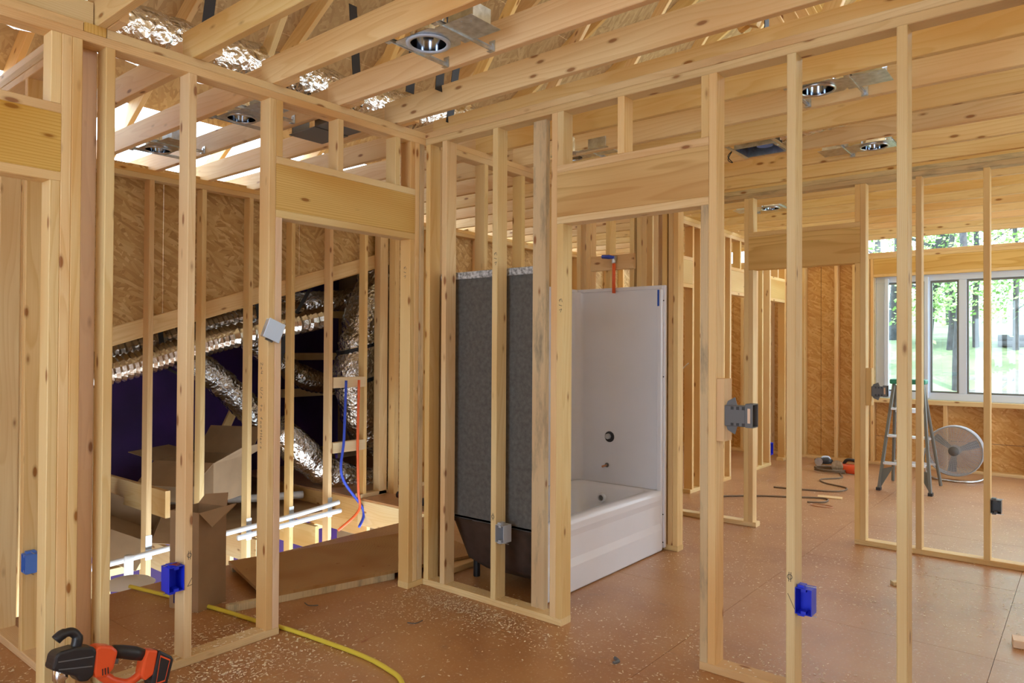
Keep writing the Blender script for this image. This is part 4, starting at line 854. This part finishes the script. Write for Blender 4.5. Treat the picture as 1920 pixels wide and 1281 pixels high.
def floor_tool(x, y, label, cols, rz=0, s=1.0):
    t = empty('power_tool', (x, y, 0), label, 'power tool', rot=(0, 0, rz))
    part('body', cols[0], t, lambda g: g.tube([(-.14*s, 0, .05), (-.05*s, 0, .055), (.06*s, 0, .055), (.12*s, 0, .05)], [.035*s, .05*s, .05*s, .03*s], 12), smooth=True)
    part('handle', cols[1], t, lambda g: g.tube(catmull([(-.05*s, 0, .09*s), (-.02*s, .0, .13*s), (.06*s, 0, .13*s), (.09*s, 0, .08*s)], 4), .016*s, 8), smooth=True)
    part('base_plate', cols[2], t, lambda g: g.box(-.13*s, .12*s, -.06*s, .06*s, .002, .008))
    part('disc', 'galv', t, lambda g: g.lathe([(0, -.002), (.06*s, -.002), (.06*s, .002), (0, .002)], 20, (-.09*s, -.055*s, .064*s), 'y'))
floor_tool(-2.62, 9.45, 'black and white saw on the floor by the sheathed wall', ('black', 'white_trim', 'alu'), .4, .8)
floor_tool(-2.22, 9.0, 'orange saw lying on the floor beside the coiled cord', ('orange', 'black', 'alu'), -.2, 1.2)
pipe('extension_cord', [(-2.95, 6.6, .008), (-2.62, 6.95, .008), (-2.3, 7.15, .008), (-2.02, 7.3, .008), (-1.97, 7.12, .008), (-2.1, 7.02, .008)], .008, 'cord', 'brown cord running along the far floor past the cross wall', 'cord', n=6)
pipe('extension_cord', [(-2.6, 7.55, .008), (-2.3, 7.62, .008), (-2.02, 7.75, .008), (-2.0, 8.0, .008), (-2.25, 8.15, .008), (-2.35, 8.35, .008), (-2.2, 8.6, .008), (-2.3, 8.9, .008)], .008, 'cord', 'brown cord snaking to the orange saw on the window room floor', 'cord', n=6)
g = G(); g.tube([(-2.42+.17*math.cos(k*.5), 8.95+.12*math.sin(k*.5), .012+.0012*k) for k in range(34)], .009, 6); tag(g.build('cord_coil', 'cord'), 'coil of dark cord lying by the orange saw', 'cord')
tag(G().tube([(-1.95+.10*math.cos(k*.33), 6.95+.055*math.sin(k*.33), .005) for k in range(20)], .004, 5, cap=False).build('wire_loop', 'copper'), 'small loop of copper wire on the floor past the doorway', 'wire')
# things glimpsed through the far doorways
sw = empty('stair_treads', (-4.0, 7.9, 0), 'stacked pale treads seen through the far doorway', 'stairs')
for k in range(4): part('tread', 'pine', sw, lambda g: (g.box(-.5-.22*k, -.2-.22*k, -.6, .8, .16*k+.12, .16*k+.16)))
for k in range(4): part('riser', 'far', sw, lambda g: (g.box(-.22-.22*k, -.205-.22*k, -.6, .8, .16*k, .16*k+.12)))
oh = empty('long_handled_tool', (-3.75, 8.45, 0), 'orange handled tool leaning inside the far doorway', 'tool')
part('handle', 'orange', oh, lambda g: g.tube([(.08, .1, .55), (-.12, -.05, 1.35)], .022, 8), smooth=True)
part('head', 'black', oh, lambda g: g.tube([(-.12, -.05, 1.35), (-.18, -.08, 1.6), (-.16, -.08, 1.95)], [.025, .035, .02], 8), smooth=True)
part('shaft', 'black', oh, lambda g: g.tube([(.20, .2, 0), (.08, .1, .55)], .014, 8), smooth=True)
# ------------------------------------------------------------------ pencil marks on the studs
def marks(parent, strokes, plane, at, mat='pencil', w=.0012, off=.0006):
    """flat strokes; plane 'A+' faces +X, 'A-' faces -Y, 'B-' faces -Y"""
    g = G()
    for st in strokes:
        for (a, b), (c, d) in zip(st, st[1:]):
            dx, dz = c-a, d-b; l = math.hypot(dx, dz) or 1; nx, nz = -dz/l*w, dx/l*w
            q = [(a+nx, b+nz), (c+nx, d+nz), (c-nx, d-nz), (a-nx, b-nz)]
            if plane == 'A+': g.quad(*[(at[0]+off, at[1]+u, at[2]+v) for u, v in q])
            else: g.quad(*[(at[0]+u, at[1]-off, at[2]+v) for u, v in q])
    g.build('pencil_mark', mat, parent, fix=False)
circ = [[(.010*math.cos(k*.5236), .010*math.sin(k*.5236)) for k in range(13)], [(-.004, -.02), (-.003, .02)], [(.004, -.02), (.005, .02)]]
marks(wl, circ, 'A+', (XA, 1.590, .50)); marks(wb, circ, 'B-', (-.982, YB, .50)); marks(wb, circ, 'B-', (-2.618, YB, .50))
marks(wb, [[(0, 0), (.028, -.06)]], 'B-', (-.990, YB, .43)); marks(wl, [[(0, 0), (.02, .035)], [(0, 0), (.022, .005)]], 'A+', (XA, 1.583, .36))
def script_text(txt):
    gl = {'2': [[(0, .8), (.3, 1), (.6, .8), (.1, .1), (0, 0), (.7, 0)]], 'x': [[(0, .6), (.6, 0)], [(.6, .6), (0, 0)]], '4': [[(.1, 1), (0, .4), (.7, .4)], [(.5, .9), (.5, 0)]], '-': [[(.1, .4), (.5, .4)]],
          'U': [[(0, 1), (.05, .1), (.4, 0), (.6, .3), (.6, 1)]], '/': [[(.6, 1), (.1, 0)]], 's': [[(.5, .6), (.1, .5), (.5, .2), (0, 0)]], 't': [[(.3, 1), (.3, 0)], [(0, .65), (.6, .65)]], 'o': [[(.3, .6), (0, .3), (.3, 0), (.6, .3), (.3, .6)]],
          'f': [[(.6, 1), (.3, .9), (.25, 0)], [(0, .55), (.55, .55)]], 'H': [[(0, 1), (0, 0)], [(.6, 1), (.6, 0)], [(0, .5), (.6, .5)]], 'e': [[(0, .3), (.5, .35), (.3, .6), (0, .3), (.2, 0), (.6, .1)]], 'r': [[(0, .6), (.05, 0)], [(.05, .4), (.5, .6)]], ' ': []}
    out = []; h = .020; pos = 0
    for ch in txt:
        for st in gl.get(ch, []): out.append([(y*h, -(pos+x*h*1.15)) for x, y in st])
        pos += h*1.05
    return out
marks(wl, script_text('2x4 - U/s to footHers'), 'B-', (XA-.062, 1.978, 1.37), w=.0011)
num = [[(0, 0), (.012, .010), (.004, -.006)], [(.016, .01), (.022, -.008)], [(.0, -.022), (.02, -.028)], [(.002, -.05), (.018, -.044), (.01, -.062)]]
marks(wl, num, 'B-', (XA-.055, 2.926, 1.93)); marks(wb, num, 'B-', (-2.62, YB, 1.98)); marks(wb, num, 'B-', (-2.17, YB, 1.70))
# ------------------------------------------------------------------ sawdust and chips
def sawdust():
    rnd = random.Random(3); v = []; f = []
    def chip(x, y, z, s):
        if z == 0 and ((YE-.01 < y < YE+D+.01 and (x > -1.40 or x < -2.11)) or (tx0-.02 < x < tx1+.01 and ty0+.1 < y < ty1+.02) or (YB-.008 < y < YB+D+.008 and (x < -2.14 or x > -1.39)) or (-4.3 < x < -3.33 and y > 2.25) or (DY-.01 < y < DY+D+.01 and x < -2.29)): return
        a = rnd.random()*6.283; c, sn = math.cos(a), math.sin(a); l, w = s*rnd.uniform(.6, 1.5), s*rnd.uniform(.25, .6); t = rnd.uniform(-.4, .4)*s; n = len(v)
        for (u, q, h) in ((-l, -w, 0), (l*.9, -w*.7, t*.5), (l, w, t), (-l*.8, w*1.1, .4*abs(t))):
            v.append((x+u*c-q*sn, y+u*sn+q*c, z+.0015+max(0, h)+rnd.random()*.002))
        f.append((n, n+1, n+2, n+3))
    zones = [(900, -2.75, 2.93, .34, .07, .004), (500, -2.45, 2.85, .35, .10, .004), (500, -3.0, 2.75, .30, .15, .0038), (1000, -3.0, 1.75, .13, .30, .0045), (500, -2.85, 1.6, .2, .35, .0045),
             (500, -3.42, 1.75, .12, .30, .0045), (350, -3.6, 2.1, .3, .3, .004), (260, -1.3, 2.85, .35, .15, .0042), (500, -1.1, 3.25, .45, .12, .004), (300, -3.3, 1.0, .4, .15, .0045),
             (300, -2.6, 3.3, .4, .10, .0042), (500, -2.4, 2.2, .6, .5, .0036), (450, -1.2, 3.9, .8, .5, .0032), (250, -3.75, .98, .3, .08, .0045)]
    for n, cx, cy, sx, sy, s in zones:
        for _ in range(n):
            x, y = rnd.gauss(cx, sx), rnd.gauss(cy, sy)
            if x < -4.3: continue
            onp = (XA-D < x < XA and 1.05 < y < 2.05) or (YB < y < YB+D and (x < -2.15 or x > -1.38) and x > XA)
            if XA-D-.005 < x < XA+.005 and not onp: continue
            chip(x, y, T+.0005 if onp else 0, s*rnd.uniform(.5, 1.9))
    for _ in range(2500): chip(rnd.uniform(-3.1, .8), rnd.uniform(.8, 9.3), 0, rnd.uniform(.0015, .0040))
    for _ in range(1500): chip(rnd.uniform(-2.6, .3), rnd.uniform(4.2, 6.4), 0, rnd.uniform(.0025, .0055))
    for _ in range(5000): chip(rnd.uniform(-3.0, .6), 4.3+5*rnd.random()**1.3, 0, rnd.uniform(.003, .0075))  # extra chips, partly standing in for pale window glare on the far floor
    me = bpy.data.meshes.new('sawdust'); me.from_pydata(v, [], f); o = link('sawdust', me, 'chip')
    tag(o, 'pale sawdust and wood chips scattered over the floor', 'sawdust', kind='stuff')
sawdust()
# ------------------------------------------------------------------ outdoors
gr = G(); nx, ny = 30, 40
gz = lambda y: -.6 + (min(y, 21)-10.6)*.22 + max(0, y-21)*.07
gv = [(-40+70*i/nx, 10.6+80*(j/ny)**1.8, gz(10.6+80*(j/ny)**1.8) + .05*math.sin(i*1.3)*math.sin(j*.9)) for j in range(ny+1) for i in range(nx+1)]
gf = [(j*(nx+1)+i, j*(nx+1)+i+1, (j+1)*(nx+1)+i+1, (j+1)*(nx+1)+i) for j in range(ny) for i in range(nx)]
tag(gr.add(gv, gf).build('ground', 'grass', smooth=True), 'sunlit pale ground rising behind the house', 'ground', kind='structure')
def tree(x, y, h, r, lean, label, leaves=500, cz=.55, seed=1):
    rnd = random.Random(seed); z0 = gz(y)-.05
    t = empty('tree', (x, y, z0), label, 'tree', 'trees outside the window')
    pts = [(0, 0, -.2)]; 
    for k in range(1, 8): pts.append((lean*k/7+rnd.uniform(-.06, .06), rnd.uniform(-.06, .06), h*k/7))
    G().tube(catmull(pts, 3), [r*(1.15-.8*i/21) for i in range(22)], 9).build('trunk', 'bark', t, False, smooth=True)
    g = G()
    for b in range(7):
        k = cz + (1-cz)*rnd.random(); a = rnd.random()*6.283; ln = h*.22*rnd.uniform(.6, 1.2)
        p0 = Vector((lean*k, 0, h*k)); p1 = p0 + Vector((ln*math.cos(a), ln*math.sin(a), ln*.45)); g.tube([p0, p0.lerp(p1, .5)+Vector((0, 0, .05)), p1], [r*.35, r*.22, r*.06], 6)
    g.build('branch', 'bark', t, False)
    v = []; f = []
    for c in range(14):
        k = cz + (1.05-cz)*rnd.random(); a = rnd.random()*6.283; R = h*.20*rnd.random()+.3
        cc = Vector((lean*k+R*math.cos(a), R*math.sin(a), h*k))
        for _ in range(leaves//14):
            p = cc + Vector((rnd.gauss(0, h*.055), rnd.gauss(0, h*.055), rnd.gauss(0, h*.04))); s = rnd.uniform(.03, .075)
            u = Vector((rnd.uniform(-1, 1), rnd.uniform(-1, 1), rnd.uniform(-.6, .6))).normalized()*s; w = u.orthogonal().normalized()*s*.6
            n = len(v); v += [tuple(p-u), tuple(p+w), tuple(p+u), tuple(p-w)]; f.append((n, n+1, n+2, n+3))
    me = bpy.data.meshes.new('foliage'); me.from_pydata(v, [], f); link('foliage', me, 'leaf', t, False)
tree(-3.40, 21, 7.0, .17, 1.1, 'thick leaning tree trunk behind the middle window pane', 2200, .16, 1)
tree(-2.72, 20.3, 7.0, .075, .1, 'slim upright tree beside the leaning trunk', 2200, .16, 2)
tree(-2.05, 16.3, 6.0, .085, .25, 'pale tree nearest the window mullion', 1200, .24, 3)
tree(-2.20, 20.6, 7.0, .065, .15, 'thin dark tree just beyond the window mullion', 2200, .16, 4)
tree(-1.38, 20.2, 6.5, .06, -.1, 'slender leafy tree near the edge of the picture', 2600, .14, 5)
tree(.1, 22, 7.0, .10, .3, 'tree standing beyond the edge of the window', 1500, .16, 6)
tree(-4.3, 22, 7.0, .10, .3, 'tree seen through the narrow window pane', 2000, .14, 7)
tree(-6.4, 30, 9, .12, .2, 'distant leafy tree behind the narrow pane', 3000, .06, 8)
tree(-4.4, 33, 9, .12, -.3, 'far tall tree filling the gap between trunks', 3500, .05, 9)
tree(-1.4, 34, 9, .12, .3, 'far leafy tree behind the slender one', 3500, .05, 10)
fe = empty('garden_gate', (-.95, 14.2, gz(14.2)-.05), 'white rail gate on the ground outside the window', 'gate')
for x in (-.75, .0, 1.2): part('post', 'gatewood', fe, lambda g: g.box(x-.04, x+.04, -.04, .04, -.1, 1.0))
for z in (.2, .4, .6, .82): part('rail', 'gatewood', fe, lambda g: g.box(-.71, 1.16, -.015, .015, z, z+.06))
part('diagonal', 'gatewood', fe, lambda g: g.prism([(-.70, .22), (-.64, .22), (-.04, .86), (-.10, .86)], -.025, -.016, axis='y'))
lp = empty('log_pile', (-.85, 20.5, gz(20.5)-.02), 'low pile of dark logs on the ground outside', 'logs')
for k in range(7): part('log', 'bark', lp, lambda g: g.tube([(-.9, (k % 4)*.16, .08+.13*(k//4)), (.9, (k % 4)*.16+.05, .08+.13*(k//4))], .075, 10), smooth=True)
